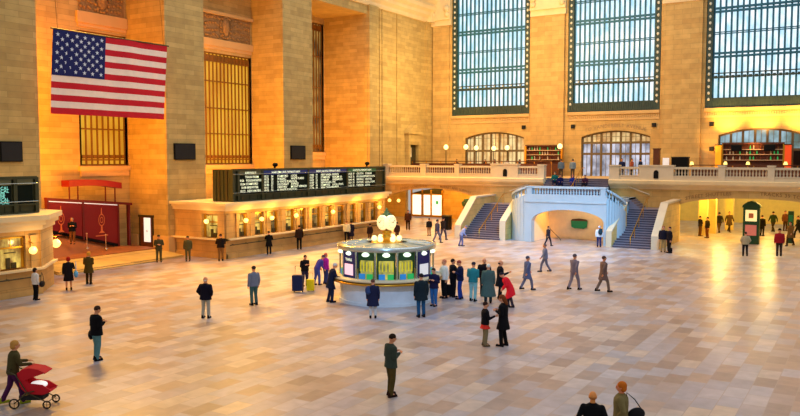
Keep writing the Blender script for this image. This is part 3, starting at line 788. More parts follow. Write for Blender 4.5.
board('departure_board', 40.0, 59.4, 38.15, 3.88, 6.12, [(40.5, 43.0, 'ARRIVALS', 'head_olive', R1, 'board_text'), (43.0, 48.35, 'HARLEM LINE DEPARTURES', 'head_blue', R2, 'board_text'), (48.35, 53.6, 'NEW HAVEN DEPARTURES', 'head_blue', R3, 'board_text'), (53.6, 58.1, 'HUDSON DEPARTURES', 'head_green', R4, 'board_text')],
      'long olive departure board with lit rows of train times on the ticket office roof', depth=2.0)
R5 = [[(.0, '10:15'), (.3, 'CROTON'), (.74, 'LOCAL')], [(.0, '10:22'), (.3, 'STAMFORD'), (.74, 'LOCAL')], [(.0, '10:31'), (.3, 'WASSAIC'), (.74, 'EXPR')], [(.0, '10:40'), (.3, 'BREWSTER'), (.74, 'EXPR')], [(.0, '10:44'), (.3, 'HARLEM'), (.74, 'LOCAL')], [(.0, '10:50'), (.3, 'YONKERS'), (.74, 'LOCAL')]]
board('departure_board', 19.0, 25.0, 37.9, 4.07, 5.95, [(20.3, 23.7, 'DEPARTURES', 'head_olive', R5, 'board_teal'), (23.8, 24.9, None, 'head_olive', None, None)],
      'dark departure board with pale green rows at the left edge of the picture')
# cameras on the board
for x in (45.2, 57.6):
    e = empty('security_camera', (x, 38.9, 6.17), 0, 'small dark camera on top of the departure board near its %s end' % ('left' if x < 50 else 'right'), 'camera')
    q = MB(); q.box(-.06, .06, -.06, .06, 0, .12); q.build('bracket', 'black', e)
    q = MB(); q.ell((0, -.05, .25), (.2, .24, .16), 10, 6); q.build('housing', 'black', e)
# loudspeaker panels on the piers
for (x0, x1, z0, z1), lab in (((26.1, 27.45, 6.72, 7.9), 'left edge of the picture'), ((39.05, 41.05, 6.8, 7.98), 'pier to the right of the flag'), ((52.0, 53.95, 6.78, 7.98), 'pier above the departure board')):
    e = empty('loudspeaker_panel', (x0, YL, z0), 0, 'black rectangular loudspeaker panel on the pier at the %s' % lab if 'edge' in lab else 'black rectangular loudspeaker panel on the %s' % lab, 'loudspeaker', 'black panels on the wall piers')
    q = MB(); q.box(0, x1-x0, -.12, 0, 0, z1-z0); q.build('case', 'black', e)
    q = MB(); q.box(.06, x1-x0-.06, -.14, -.12, .06, z1-z0-.06); q.build('grille', 'rubber', e)
for i, (y, z, lab) in enumerate([(31.82, 10.1, 'to the right of the left arched window'), (26.5, 10.07, 'to the left of the middle arched window'), (18.5, 10.05, 'to the right of the middle arched window'), (13.3, 10.03, 'upper of two left of the right arched window'), (13.25, 7.75, 'lower of two left of the right arched window')]):
    e = empty('wall_speaker', (XF, y, z), 0, 'small dark square speaker %s' % lab, 'speaker', 'small square speakers on the far wall')
    q = MB(); q.box(-.18 if i not in (4, 3) else -.2, 0, -.19, .19, -.19, .19); q.build('case', 'black', e)
    q = MB(); q.box(-.22, -.18, -.15, .15, -.15, .15); q.build('grille', 'rubber', e)

# ------------------------------------------------------------------ red hoarding in the bay
e = empty('red_stall', (31.0, 46.0, 0), 0, 'red panelled stall with gold emblems and red canopy in the bay under the flag', 'stall')
def base_z(x): return 2.1-x*.27 if x < 5.4 else .64
def top_z(x): return 4.28-x*.097
def xz(name, x0, x1, z0, z1, y0, y1, m, par=None):
    q = MB(); q.prism([(x0, z0(x0)), (x1, z0(x1)), (x1, z1(x1)), (x0, z1(x0))], 'y', y0, y1); return q.build(name, m, par or e)
for a_, b_ in ((.1, 2.6), (2.78, 5.5)):
    p = xz('panel', a_, b_, lambda x: base_z(x)+.2, lambda x: top_z(x)-.12, 0, .12, 'red')
    xz('trim', a_, b_, lambda x: top_z(x)-.17, lambda x: top_z(x)-.12, -.03, 0, 'poster_white', p)
    cx = {2.6: 1.0, 5.5: 4.15}[b_]; zc_ = top_z(cx)-1.25
    q = MB()
    for t in range(20):
        a0 = 2*PI*t/20; a1 = 2*PI*(t+1)/20
        for r_, w_ in ((.27, .05), (.12, .04)):
            q.add([(cx+rr*math.cos(aa)*.8, -.02, zc_+rr*1.35*math.sin(aa)) for rr, aa in ((r_, a0), (r_, a1), (r_+w_, a1), (r_+w_, a0))], [(0, 1, 2, 3)])
    q.prism([(cx-.05, zc_+.4), (cx+.05, zc_+.4), (cx+.015, zc_+.85), (cx-.015, zc_+.85)], 'y', -.025, -.01)
    q.prism([(cx-.24, zc_-.9), (cx+.24, zc_-.9), (cx+.07, zc_-.75), (cx+.05, zc_-.4), (cx-.05, zc_-.4), (cx-.07, zc_-.75)], 'y', -.025, -.01)
    q.box(cx-.5, cx+.5, -.02, -.01, zc_-1.12, zc_-1.05); q.build('emblem', 'gold', p)
for x in (.05, 2.69, 5.55, 6.5):
    xz('post', x-.07, x+.07, base_z, lambda x: top_z(x)+(.05 if x < 6 else -.0), -.05, .2, 'red_dark')
xz('frame', -.05, 6.7, lambda x: top_z(x)-.1, lambda x: top_z(x)+.08, -.12, .2, 'red_dark')
xz('base', .1, 5.5, base_z, lambda x: base_z(x)+.2, -.02, .15, 'black')
q = MB(); ar = [(1.45+k*.42, 5.02-k*.025+.14*math.sin(PI*k/10)) for k in range(11)]
q.prism(ar+[(x, z+.42) for x, z in ar[::-1]], 'y', -.35, .5); q.build('canopy', 'red', e)
for x in (1.75, 2.4, 4.6, 5.4):
    q = MB(); q.box(x, x+.07, .1, .17, 4.0-.09*x, 5.1); q.build('canopy_post', 'red_dark', e)
# slim barrier posts in front
for i, (x, z) in enumerate(((33.35, .98), (34.85, .78))):
    e = empty('barrier_post', (x, 45.2, z-.2), 0, 'slim pale barrier post before the red stall, the %s one' % ('left', 'right')[i], 'post', 'barrier posts by the red stall')
    q = MB(); q.lathe([(.14, 0), (.14, .03), (.03, .05)], (0, 0, .1), 12); q.build('base', 'chrome', e)
    q = MB(); q.lathe([(.022, .04), (.022, 1.05), (.05, 1.07), (.05, 1.12), (.0, 1.13)], (0, 0, 0), 8); q.build('pole', 'shelf_pale', e)
# lit doorway poster on the pier reveal beside the left opening
e = empty('doorway', (38.43, 44.0, 0), 0, 'dark narrow doorway with a bright white poster on its door in the side of the pier', 'doorway')
q = MB(); q.box(-.06, 0, .5, .62, 0.12, 2.75); q.box(-.06, 0, 1.9, 2.02, .12, 2.75); q.box(-.08, 0, .45, 2.07, 2.65, 2.8); q.build('door_frame', 'bronze', e)
q = MB(); q.box(-.04, 0, .6, 1.9, .12, 2.66); q.build('door_leaf', 'wood', e)
q = MB(); q.box(-.09, -.04, .8, 1.45, .85, 2.6); q.build('poster', 'poster_white', e)
q = MB(); q.box(-.1, -.09, 1.05, 1.2, 1.6, 1.68); q.build('poster_mark', 'black', e)

# ------------------------------------------------------------------ small pedimented niche on the left wall
e = empty('pedimented_doorway', (72.2, YL, 5.1), 0, 'small stone doorway with a pointed pediment high on the left wall', 'doorway')
q = MB(); q.box(-1.25, -.85, -.45, 0, 0, 4.3); q.box(.85, 1.25, -.45, 0, 0, 4.3); q.box(-1.3, 1.3, -.5, 0, 3.2, 4.35); q.build('surround', 'stone_pier', e)
q = MB(); q.prism([(-1.5, 4.35), (1.5, 4.35), (1.5, 4.5), (0, 5.6), (-1.5, 4.5)], 'y', -.65, 0); q.build('pediment', 'stone_pier', e)
q = MB(); q.box(-.85, .85, -.08, .0, 0, 3.2); q.build('door_leaf', 'bronze', e)
q = MB(); q.box(-.7, -.1, -.12, -.08, 1.9, 2.9); q.build('pane', 'lunette_glass', e)

# ------------------------------------------------------------------ information kiosk
KX, KY = 32.25, 20.6
e = empty('information_kiosk', (KX, KY, 0), 0, 'round marble information kiosk with lit glass ring in the middle of the hall', 'kiosk')
e.scale = (.92, .92, 1.12)
n = 48
q = MB(); q.lathe([(2.56, 0), (2.56, .12), (2.5, .14), (2.5, .98), (2.6, 1.02)], (0, 0, 0), n, smooth=False); q.build('base', 'kiosk_marble', e)
q = MB(); q.lathe([(2.5, .98), (2.85, 1.02), (2.95, 1.06), (2.95, 1.12), (2.35, 1.14)], (0, 0, 0), n); q.build('shelf', 'shelf', e)
q = MB(); q.lathe([(2.96, .92), (3.0, .95), (3.0, 1.0), (2.93, 1.0)], (0, 0, 0), n); q.build('shelf_trim', 'brass', e)
q = MB(); q.lathe([(2.35, 2.28), (2.62, 2.28), (2.66, 2.34), (2.66, 2.46), (2.45, 2.5), (2.3, 2.46)], (0, 0, 0), n); q.build('rim', 'chrome', e)
nb = 14
A0 = math.radians(212)  # faces the camera
for k in range(nb):
    a = A0+2*PI*k/nb
    q = MB(); x, y = 2.5*math.cos(a+PI/nb), 2.5*math.sin(a+PI/nb); q.lathe([(.05, 1.1), (.05, 2.3)], (x, y, 0), 8); q.build('mullion', 'chrome', e)
    # bay k
    ca, sa = math.cos(a), math.sin(a)
    def P(r, t, z): return (ca*r-sa*t, sa*r+ca*t, z)
    def slab(mb, r0, r1, t0, t1, z0, z1, mi=0):
        v = [P(r, t, z) for z in (z0, z1) for r, t in ((r0, t0), (r1, t0), (r1, t1), (r0, t1))]
        mb.add(v, [(0, 3, 2, 1), (4, 5, 6, 7), (0, 1, 5, 4), (1, 2, 6, 5), (2, 3, 7, 6), (3, 0, 4, 7)], mi)
    dark = k % nb in (2, 12, 5, 9)
    if dark:
        q = MB(); slab(q, 2.38, 2.48, -.46, .46, 1.14, 2.26); d = q.build('display_case', 'screen_black', e)
        q = MB(); slab(q, 2.48, 2.5, -.36, .36, 1.25, 1.72); q.build('screen', 'screen_pink' if k == 12 else 'white_sheet', d)
        if k == 12: lettering('text', 'TRAINS', .17, lambda u, v, P=P: P(2.5, u, 1.85+v), 'board_text', d)
    else:
        q = MB(); slab(q, 2.2, 2.24, -.46, .46, 1.14, 2.2); q.build('back_panel', 'kiosk_glass', e)
        for j, mm in ((-.22, 'leaflet_blue'), (.22, 'leaflet_green')):
            q = MB(); slab(q, 2.36, 2.44, j-.16, j+.16, 1.14, 1.36); q.build('leaflet_rack', mm, e)
        q = MB(); slab(q, 2.26, 2.34, -.48, .48, 1.92, 2.28); slab(q, 2.26, 2.3, -.48, -.38, 1.14, 2.0); slab(q, 2.26, 2.3, .38, .48, 1.14, 2.0); q.build('bay_frame', 'green_dark', e)
        q = MB()
        for j in range(5): slab(q, 2.26, 2.3, -.4+j*.18, -.34+j*.18, 1.45, 1.85)
        q.build('leaflets', 'leaflet_yellow', e)
    q = MB(); q.ell(P(2.44, 0, 2.17), (.2, .2, .09), 12, 6); q.build('lamp', 'kiosk_lamp', e)
q = MB(); q.lathe([(2.5, 2.42), (1.1, 2.5), (1.1, 2.54), (2.5, 2.46)], (0, 0, 0), n); q.build('roof', 'roof_glass', e)
q = MB()
for k in range(12):
    a = 2*PI*k/12; q.tube([(1.1*math.cos(a), 1.1*math.sin(a), 2.55), (2.5*math.cos(a), 2.5*math.sin(a), 2.48)], .02, 5)
q.build('roof_ribs', 'chrome', e)
q = MB(); q.lathe([(.85, 2.3), (.85, 2.52), (.75, 2.55), (.6, 2.6), (.4, 2.65), (.3, 2.76)], (0, 0, 0), 24); q.build('drum', 'brass', e)
q = MB(); q.lathe([(.34, 2.7), (.24, 2.76), (.2, 2.9), (.28, 2.96), (.2, 3.03)], (0, 0, 0), 16); q.build('pedestal', 'brass', e)
for k in range(6):
    a = A0+PI/2+2*PI*k/6
    q = MB(); x, y = .66*math.cos(a), .66*math.sin(a); q.ell((x, y, 2.68), (.15, .15, .135), 12, 8); g = q.build('lamp_globe', 'lamp', e)
    q = MB(); q.tube([(x, y, 2.5), (x, y, 2.6)], .04, 6); q.build('lamp_stem', 'brass', g)
# four faced clock
c = empty('clock', (KX, KY, 3.79), math.radians(31), 'four faced brass ball clock with glowing opal faces on top of the round kiosk', 'clock')
q = MB(); q.ell((0, 0, 0), (.36, .36, .4), 20, 12); q.lathe([(.12, -.38), (.26, -.34)], (0, 0, 0), 12); q.build('case', 'brass', c)
for k in range(4):
    a = k*PI/2+PI/4; R_ = Matrix.Rotation(a, 3, 'Z')
    q = MB(); q.ell(tuple(R_ @ Vector((.27, 0, 0))), (.2, .37, .37), 20, 12, R=R_); f = q.build('clock_face', 'opal', c)
    q = MB()
    for t in range(12):
        b_ = t*PI/6; p = R_ @ Vector((.435, .25*math.sin(b_), .25*math.cos(b_))); q.ell(tuple(p), (.015, .018, .018), 6, 4)
    q.build('numerals', 'opal_dim', f)
    q = MB(); q.tube([tuple(R_ @ Vector((.475, 0, 0))), tuple(R_ @ Vector((.46, .1, .14)))], .012, 5); q.tube([tuple(R_ @ Vector((.475, 0, 0))), tuple(R_ @ Vector((.46, -.12, .05)))], .014, 5); q.build('hands', 'opal_dim', f)
q = MB(); q.lathe([(.3, .3), (.24, .42), (.13, .47), (.12, .55), (.05, .6), (.06, .66), (.0, .72)], (0, 0, 0), 16); q.build('finial', 'green_dark', c)

# ------------------------------------------------------------------ balcony furniture
def table(x, y, label, w_=.8):
    e = empty('cafe_table', (x, y, 5.1), 0, label, 'table', 'tables on the balcony')
    q = MB(); q.lathe([(w_/2, .72), (w_/2, .76)], (0, 0, 0), 16); q.build('tabletop', 'wood', e)
    q = MB(); q.lathe([(.2, 0), (.2, .03), (.04, .06), (.04, .72)], (0, 0, 0), 10); q.build('pedestal_leg', 'black', e)
    return e
def chair(x, y, rz, label):
    e = empty('cafe_chair', (x, y, 5.1), rz, label, 'chair', 'chairs on the balcony')
    q = MB(); q.box(-.22, .22, -.22, .22, .43, .48); q.build('seat', 'wood_red', e)
    q = MB(); q.box(-.22, .22, .18, .23, .5, 1.02); q.build('backrest', 'wood_red', e)
    for a in (-.19, .19):
        for b_ in (-.19, .2):
            q = MB(); q.box(a-.02, a+.02, b_-.02, b_+.02, 0, .43 if b_ < 0 else .9); q.build('leg', 'wood', e)
    return e
ty = [(70.2, 41.5), (70.6, 39.2), (70.1, 36.6), (70.5, 34.0), (70.2, 31.6)]
ordn = ['first', 'second', 'third', 'fourth', 'fifth']
t0 = c0_ = None
for i, (x, y) in enumerate(ty):
    lab = 'round wooden table on the left balcony, %s from the left wall' % ordn[i]
    if t0 is None: t0 = table(x, y, lab)
    else:
        t = copy_tree(t0); t.location = (x, y, 5.1); t['label'] = lab
    for j, (dx, dy, rz) in enumerate(((-.75, 0, PI/2+.1), (.75, .1, -PI/2), (-.1, .75, 0))):
        lab2 = 'red-brown chair %s the %s table from the left wall on the balcony' % (('in front of', 'behind', 'left of')[j], ordn[i])
        if c0_ is None: c0_ = chair(x+dx, y+dy, rz, lab2)
        else:
            q_ = copy_tree(c0_); q_.location = (x+dx, y+dy, 5.1); q_.rotation_euler = (0, 0, rz); q_['label'] = lab2
def rail_screen(x, y1, y0, label, h=1.25):
    e = empty('bar_rail', (x, y1, 5.1), 0, label, 'rail', 'dark wooden rails on the balcony'); L_ = y1-y0
    q = MB(); q.box(-.05, .05, -L_, 0, 0, h-.25); q.build('panel', 'wood_red', e)
    q = MB(); q.box(-.09, .09, -L_, 0, h-.08, h); q.build('top_rail', 'wood', e)
    k = int(L_/1.6)
    for j in range(k+1):
        q = MB(); q.box(-.04, .04, -L_*j/k-.04, -L_*j/k+.04, 0, h-.05); q.build('post', 'brass', e)
rail_screen(71.8, 42.6, 27.0, 'long dark rail with red panels across the left balcony', 1.5)
rail_screen(70.1, 13.7, 4.0, 'dark brown rail behind the balustrade on the right balcony', 1.25)
def post_lamp(x, y, z, h, label):
    e = empty('standing_lamp', (x, y, 5.1), 0, label, 'lamp', 'globe lamps standing on the balcony')
    q = MB(); q.lathe([(.2, 0), (.16, .1), (.05, .2), (.04, h-.3), (.09, h-.25)], (0, 0, 0), 10); q.build('pole', 'bronze', e)
    q = MB(); q.ell((0, 0, h), (.24, .24, .26), 14, 10); q.build('lamp_globe', 'lamp', e)
    return e
post_lamp(70, 37.56, 8, 2.9, 'globe lamp on a dark post nearest the left wall on the balcony')
post_lamp(70, 35.3, 8, 2.9, 'globe lamp on a dark post before the left side of the left arched window')
post_lamp(74, 36.1, 8, 2.85, 'globe lamp close behind the one before the left arched window')
post_lamp(74, 34.1, 8, 2.8, 'globe lamp near the middle of the left arched window')
post_lamp(74, 32.6, 8, 2.85, 'globe lamp near the right side of the left arched window')
post_lamp(70, 25.5, 8, 2.9, 'globe lamp on a post right of the bar, beside the central steps')
# back bar at the pier
def bar_unit(x, y1, y0, z1, label, glows=()):
    e = empty('back_bar', (x, y1, 5.1), 0, label, 'bar'); L_ = y1-y0
    q = MB(); q.box(-.9, -.3, -L_, 0, 0, 1.15); q.build('counter', 'wood', e)
    for z in (1.6, 2.1, 2.55):
        q = MB(); q.box(-.12, .25, -L_, 0, z, z+.05); q.build('shelf', 'shelf_pale', e)
    q = MB()
    q.box(.2, .25, -L_, 0, 1.1, z1); q.box(-.15, .3, -L_-.05, .05, z1, z1+.12)
    q.build('shelf_frame', 'wood_red', e)
    for j in range(2):
        yy = -.05 if j == 0 else -L_-.1
        q = MB(); q.box(-.15, .2, yy, yy+.15, 1.1, z1); q.build('upright', 'brass', e)
    return e, L_
bar_unit(75.2, 31.0, 27.2, 3.0, 'back bar with bottle shelves against the pier between the left arched windows')
bar_unit(75.8, 12.2, 7.2, 3.05, 'wide back bar with bottle shelves under the right arched window')
def bottle_proto():
    b = MB(); b.lathe([(.05, 0), (.055, .02), (.055, .2), (.02, .27), (.02, .34), (0, .34)], (0, 0, 0), 8); me = b.mesh('bottle'); me.materials.append(M['bottle']); return me
BO = bottle_proto()
BO2 = BO.copy(); BO2.materials.clear(); BO2.materials.append(M['leaflet_green']); BO3 = BO.copy(); BO3.materials.clear(); BO3.materials.append(M['stone_pale'])
rnd = random.Random(3)
for bx, ya, yb, lab, grp in ((75.2, 30.8, 27.4, 'bottle on the shelves of the back bar between the left arched windows', 'bottles on the left back bar'), (75.8, 12.0, 7.4, 'bottle on the shelves of the wide back bar at right', 'bottles on the right back bar')):
    for z in (6.25, 6.75, 7.25, 7.7):
        if z == 6.25: continue
        k = int((ya-yb)/.28)
        for j in range(k):
            if rnd.random() < .25: continue
            o = bpy.data.objects.new('bottle', rnd.choice((BO, BO, BO2, BO3))); COL.objects.link(o); o.location = (bx+.05, ya-(j+.5)*.28, z); tag(o, lab, 'bottle', grp)
# glowing columns and dark screens of the right bar
for y, m, lab in ((12.55, 'orange_glow', 'glowing orange column at the left end of the right bar'), (6.85, 'red_glow', 'glowing red column at the right end of the right bar')):
    e = empty('lit_column', (75.9, y, 5.1), 0, lab, 'column')
    q = MB(); q.box(-.25, .25, -.25, .25, .3, 2.95); q.build('shaft', m, e)
    q = MB(); q.box(-.3, .3, -.3, .3, 0, .3); q.box(-.3, .3, -.3, .3, 2.95, 3.05); q.build('base', 'bronze', e)
for y, z, w_, lab in ((11.0, 7.78, .9, 'left'), (8.3, 7.78, .9, 'right')):
    e = empty('television', (75.5, y, z), 0, 'dark television hanging over the right bar, the %s one' % lab, 'television', 'televisions over the right bar')
    q = MB(); q.box(-.05, .05, -w_/2, w_/2, -.25, .28); q.build('screen', 'black', e)
    q = MB(); q.box(-.03, .3, -w_/2-.03, w_/2+.03, .28, .32); q.build('bracket', 'bronze', e)
# boxes at the right pedestal
e = empty('screen_cabinet', (69.5, 14.55, 5.1), 0, 'wide black cabinet on the right balcony behind the balustrade', 'cabinet')
q = MB(); q.box(-.3, .3, -.68, .68, 0, 1.85); q.build('body', 'black', e); q = MB(); q.box(-.34, .34, -.73, .73, 1.85, 1.92); q.build('top', 'rubber', e)
e = empty('lectern', (70, 16.65, 5.1), 0, 'tall narrow brown wooden host stand right of the middle arched window', 'host stand')
q = MB(); q.box(-.25, .25, -.25, .25, 0, 2.55); q.build('body', 'wood', e); q = MB(); q.box(-.3, .3, -.3, .3, 2.55, 2.65); q.build('top', 'wood', e)
e = empty('menu_stand', (69.7, 15.8, 5.1), 0, 'small white menu board on a stand beside the brown host stand', 'menu board')
q = MB(); q.box(-.02, .03, -.27, .27, 1.0, 1.82); q.build('board', 'white_sheet', e); q = MB(); q.box(-.02, .02, -.02, .02, 0, 1.0); q.box(-.2, .2, -.2, .2, 0, .04); q.build('stand', 'black', e)
for i, (y, x) in enumerate(((13.55, 69.2), (11.4, 72.4), (9.6, 72.4), (6.7, 72.4))):
    e = empty('table_lamp', (x, y, 5.1), 0, 'little glowing lamp on the right balcony, %s from the left' % ordn[i], 'lamp', 'small lamps on the right balcony')
    q = MB(); q.lathe([(.15, 0), (.04, .05), (.03, 1.3)], (0, 0, 0), 8); q.build('base', 'brass', e)
    q = MB(); q.lathe([(.17, 1.25), (.1, 1.5)], (0, 0, 0), 12); q.build('lamp_shade', 'lamp_warm', e)
# wall sconces on the pier
for y, lab in ((29.9, 'left'), (28.2, 'right')):
    e = empty('wall_sconce', (XF-.3, y, 8.15), 0, 'uplighting sconce on the pier over the back bar, the %s one' % lab, 'lamp', 'sconces on the pier over the bar')
    q = MB(); q.box(-.12, 0, -.08, .08, -.25, 0); q.build('backplate', 'brass', e)
    q = MB(); q.lathe([(.05, -.1), (.16, .08), (.14, .08)], (-.2, 0, 0), 12); q.build('bowl', 'brass', e)
# ------------------------------------------------------------------ under the balcony
e = empty('lit_shopfront', (78.0, 47.3, 0), 0, 'bright white shop doors under a dark fanlight in the left passage', 'shopfront')
for k, (a, b_, m) in enumerate(((-1.1, -2.2, 'display'), (-2.6, -3.45, 'display'), (-3.7, -4.95, 'display'))):
    q = MB(); q.box(-.05, .02, a, b_, .35, 2.65); q.build('door_pane', m, e)
q = MB()
for y in (-.95, -2.4, -3.58, -5.05): q.box(-.12, .05, y-.09, y+.09, .1, 3.25)
q.box(-.12, .05, -.9, -5.1, 2.65, 2.78); q.box(-.1, .05, -.9, -5.1, .1, .34); q.build('door_frame', 'brass', e)
q = MB(); q.prism([(-.95, 2.78), (-5.05, 2.78), (-5.05, 3.35), (-4.0, 3.42), (-2.5, 3.2), (-1.5, 2.95)], 'x', -.06, .04); q.build('fanlight', 'bronze', e)
q = MB(); q.box(-.07, -.05, -4.2, -4.5, 1.6, 2.0); q.build('poster', 'leaflet_green', e)
e = empty('potted_shrub', (63.2, 31.75, 0), 0, 'round green shrub on a tall stand beside the left outer stair wall', 'shrub')
q = MB(); q.box(-.25, .25, -.25, .25, 0, 2.45); q.build('stand', 'wood', e)
q = MB(); rnd = random.Random(5)
for k in range(60):
    a = rnd.uniform(0, 2*PI); b_ = rnd.uniform(-1, 1); r_ = .36*math.sqrt(max(0, 1-b_*b_)); q.ell((r_*math.cos(a), r_*math.sin(a), 2.82+b_*.34), (.12, .12, .1), 6, 4)
q.build('foliage', 'leaf', e)
e = empty('waste_bin', (66.2, 35.4, 0), 0, 'dark square waste bin under the left passage arch', 'bin')
q = MB(); q.box(-.35, .35, -.35, .35, 0, 1.3); q.build('body', 'black', e); q = MB(); q.box(-.38, .38, -.38, .38, 1.3, 1.4); q.build('lid', 'bronze', e)
# poster stand in the right arch
e = empty('poster_stand', (68.2, 8.65, 0), 0, 'dark green poster stand with two lit posters in the right passage', 'poster stand')
q = MB(); q.box(-.3, .3, -.6, .6, 0, 2.95); q.build('body', 'green_dark', e)
q = MB(); q.prism([(-.7, 2.95), (.7, 2.95), (.62, 3.15), (.3, 3.4), (0, 3.5), (-.3, 3.4), (-.62, 3.15)], 'x', -.36, .36); q.build('canopy', 'green_dark', e)
q = MB(); q.box(-.34, -.3, -.42, .42, 1.85, 2.75); q.build('poster', 'poster', e); q = MB(); q.box(-.36, -.34, -.18, .18, 2.1, 2.5); q.build('poster_picture', 'gold', e)
q = MB(); q.box(-.34, -.3, -.42, .42, .7, 1.55); q.build('poster', 'poster_red', e)
e = empty('sign_stand', (70.5, 6.0, 0), 0, 'slim green sign post right of the poster stand', 'sign')
q = MB(); q.box(-.2, .2, -.2, .2, 0, 2.6); q.build('post', 'green_dark', e); q = MB(); q.box(-.24, -.2, -.15, .15, 1.5, 2.3); q.build('panel', 'green_sign', e)
# ceiling lights in the right passage
for i, (x, y) in enumerate(((71.0, 11.2), (70.6, 7.6), (75.5, 9.4), (75.5, 12.2), (82, 9), (76, 4.5), (73, 2))):
    e = empty('ceiling_light', (x, y, 4.4), 0, 'lit round ceiling light under the right balcony', 'ceiling light', 'ceiling lights of the right passage')
    q = MB(); q.lathe([(.55, -.12), (.6, -.06), (.6, 0)], (0, 0, 0), 18); q.build('rim', 'brass', e)
    q = MB(); q.lathe([(.0, -.24), (.3, -.22), (.5, -.13)], (0, 0, 0), 18); q.build('diffuser', 'lamp_white', e)
for i, (x, y) in enumerate(((73, 45.5), (74, 41), (73, 35))):
    e = empty('ceiling_light', (x, y, 4.4), 0, 'lit round ceiling light under the left balcony', 'ceiling light', 'ceiling lights of the left passage')
    q = MB(); q.lathe([(.4, -.12), (.45, -.06), (.45, 0)], (0, 0, 0), 18); q.build('rim', 'brass', e)
    q = MB(); q.lathe([(.0, -.2), (.25, -.18), (.38, -.13)], (0, 0, 0), 18); q.build('diffuser', 'lamp_warm', e)
for i, (y, z) in enumerate(((41.2, 2.6), (40.1, 2.6))):
    globe((66.9, y+1.2, z), .17, 'lit globe lamp on the wall beyond the %s end of the long ticket office' % ('far', 'right')[i], 'lamp', None, arm=[(0, 0, .3), (.1, 0, .3)])
# green plaque, low rail in the recess
e = empty('hanging_sign', (64.3, 21.6, 1.25), 0, 'green oval sign with a brown top hanging in the arched recess', 'sign')
q = MB(); q.prism([(.72, .32), (-.72, .32), (-.66, -.2), (-.4, -.32), (.4, -.32), (.66, -.2)], 'x', -.12, -.02); q.build('panel', 'green_sign', e)
q = MB(); q.prism([(.74, .32), (-.74, .32), (-.6, .46), (.0, .52), (.6, .46)], 'x', -.14, 0); q.build('top', 'wood', e)
e = empty('recess_rail', (62.6, 22.9, 0), 0, 'bent metal handrail on the floor of the arched recess', 'handrail')
q = MB(); q.tube([(0, .9, 0), (0, .9, .95), (0, .75, 1.0), (0, -.2, .15), (0, -.25, 0)], .03, 8); q.build('rail', 'bronze', e)
# ------------------------------------------------------------------ people
_cache = {}
def fused(mb, voxel, smooth=4):
    """merge overlapping volumes into one continuous skin"""
    me = mb.mesh('form'); o = bpy.data.objects.new('form', me); COL.objects.link(o)
    r = o.modifiers.new('r', 'REMESH'); r.mode = 'VOXEL'; r.voxel_size = voxel; r.use_smooth_shade = True
    s = o.modifiers.new('s', 'SMOOTH'); s.factor = .5; s.iterations = smooth
    bpy.context.view_layer.update()
    out = bpy.data.meshes.new_from_object(o.evaluated_get(bpy.context.evaluated_depsgraph_get()))
    bpy.data.objects.remove(o); bpy.data.meshes.remove(me)
    out.polygons.foreach_set('use_smooth', [True]*len(out.polygons))
    out.materials.clear()
    return out
# arms: (elbow offset from shoulder, wrist offset from elbow) for left (+x) and right (-x); the figure faces -y
POSE = {
 'stand':   dict(arms=(((.05, .03, -.28), (.0, -.06, -.25)), ((-.05, .03, -.28), (0, -.06, -.25))), legs=((.10, 0), (-.10, 0))),
 'phone':   dict(arms=(((.03, .02, -.28), (-.10, -.22, .10)), ((-.03, .02, -.28), (.12, -.22, .10))), legs=((.10, -.04), (-.10, .04)), nod=.35),
 'pockets': dict(arms=(((.10, .08, -.25), (-.06, -.12, -.17)), ((-.10, .08, -.25), (.06, -.12, -.17))), legs=((.12, 0), (-.12, 0))),
 'walk':    dict(arms=(((.04, -.12, -.25), (.0, -.14, -.2)), ((-.04, .14, -.25), (0, .02, -.24))), legs=((.08, .26), (-.08, -.26)), lean=.04),
 'lean':    dict(arms=(((.06, -.12, -.22), (-.05, -.22, .02)), ((-.06, -.12, -.22), (.05, -.22, .02))), legs=((.10, .06), (-.10, -.04)), lean=.22, nod=.2),
 'crossed': dict(arms=(((.06, -.02, -.27), (-.22, -.16, .04)), ((-.06, -.02, -.27), (.22, -.17, .0))), legs=((.11, 0), (-.11, 0))),
 'push':    dict(arms=(((.04, -.12, -.25), (-.02, -.25, .0)), ((-.04, -.12, -.25), (.02, -.25, .0))), legs=((.08, .22), (-.08, -.22)), lean=.1),
 'gesture': dict(arms=(((.05, .03, -.28), (.0, -.06, -.25)), ((-.06, -.08, -.26), (.02, -.22, .1))), legs=((.10, 0), (-.10, 0)), nod=.1),
 'bend':    dict(arms=(((.04, -.10, -.26), (-.02, -.2, -.1)), ((-.04, -.10, -.26), (.02, -.2, -.1))), legs=((.10, .1), (-.10, -.1)), lean=.5, nod=.2),
 'sit':     dict(arms=(((.05, -.1, -.26), (-.1, -.2, .0)), ((-.05, -.1, -.26), (.1, -.2, .0))), legs=None, lean=.15, nod=.15),
}
HIPZ = .94
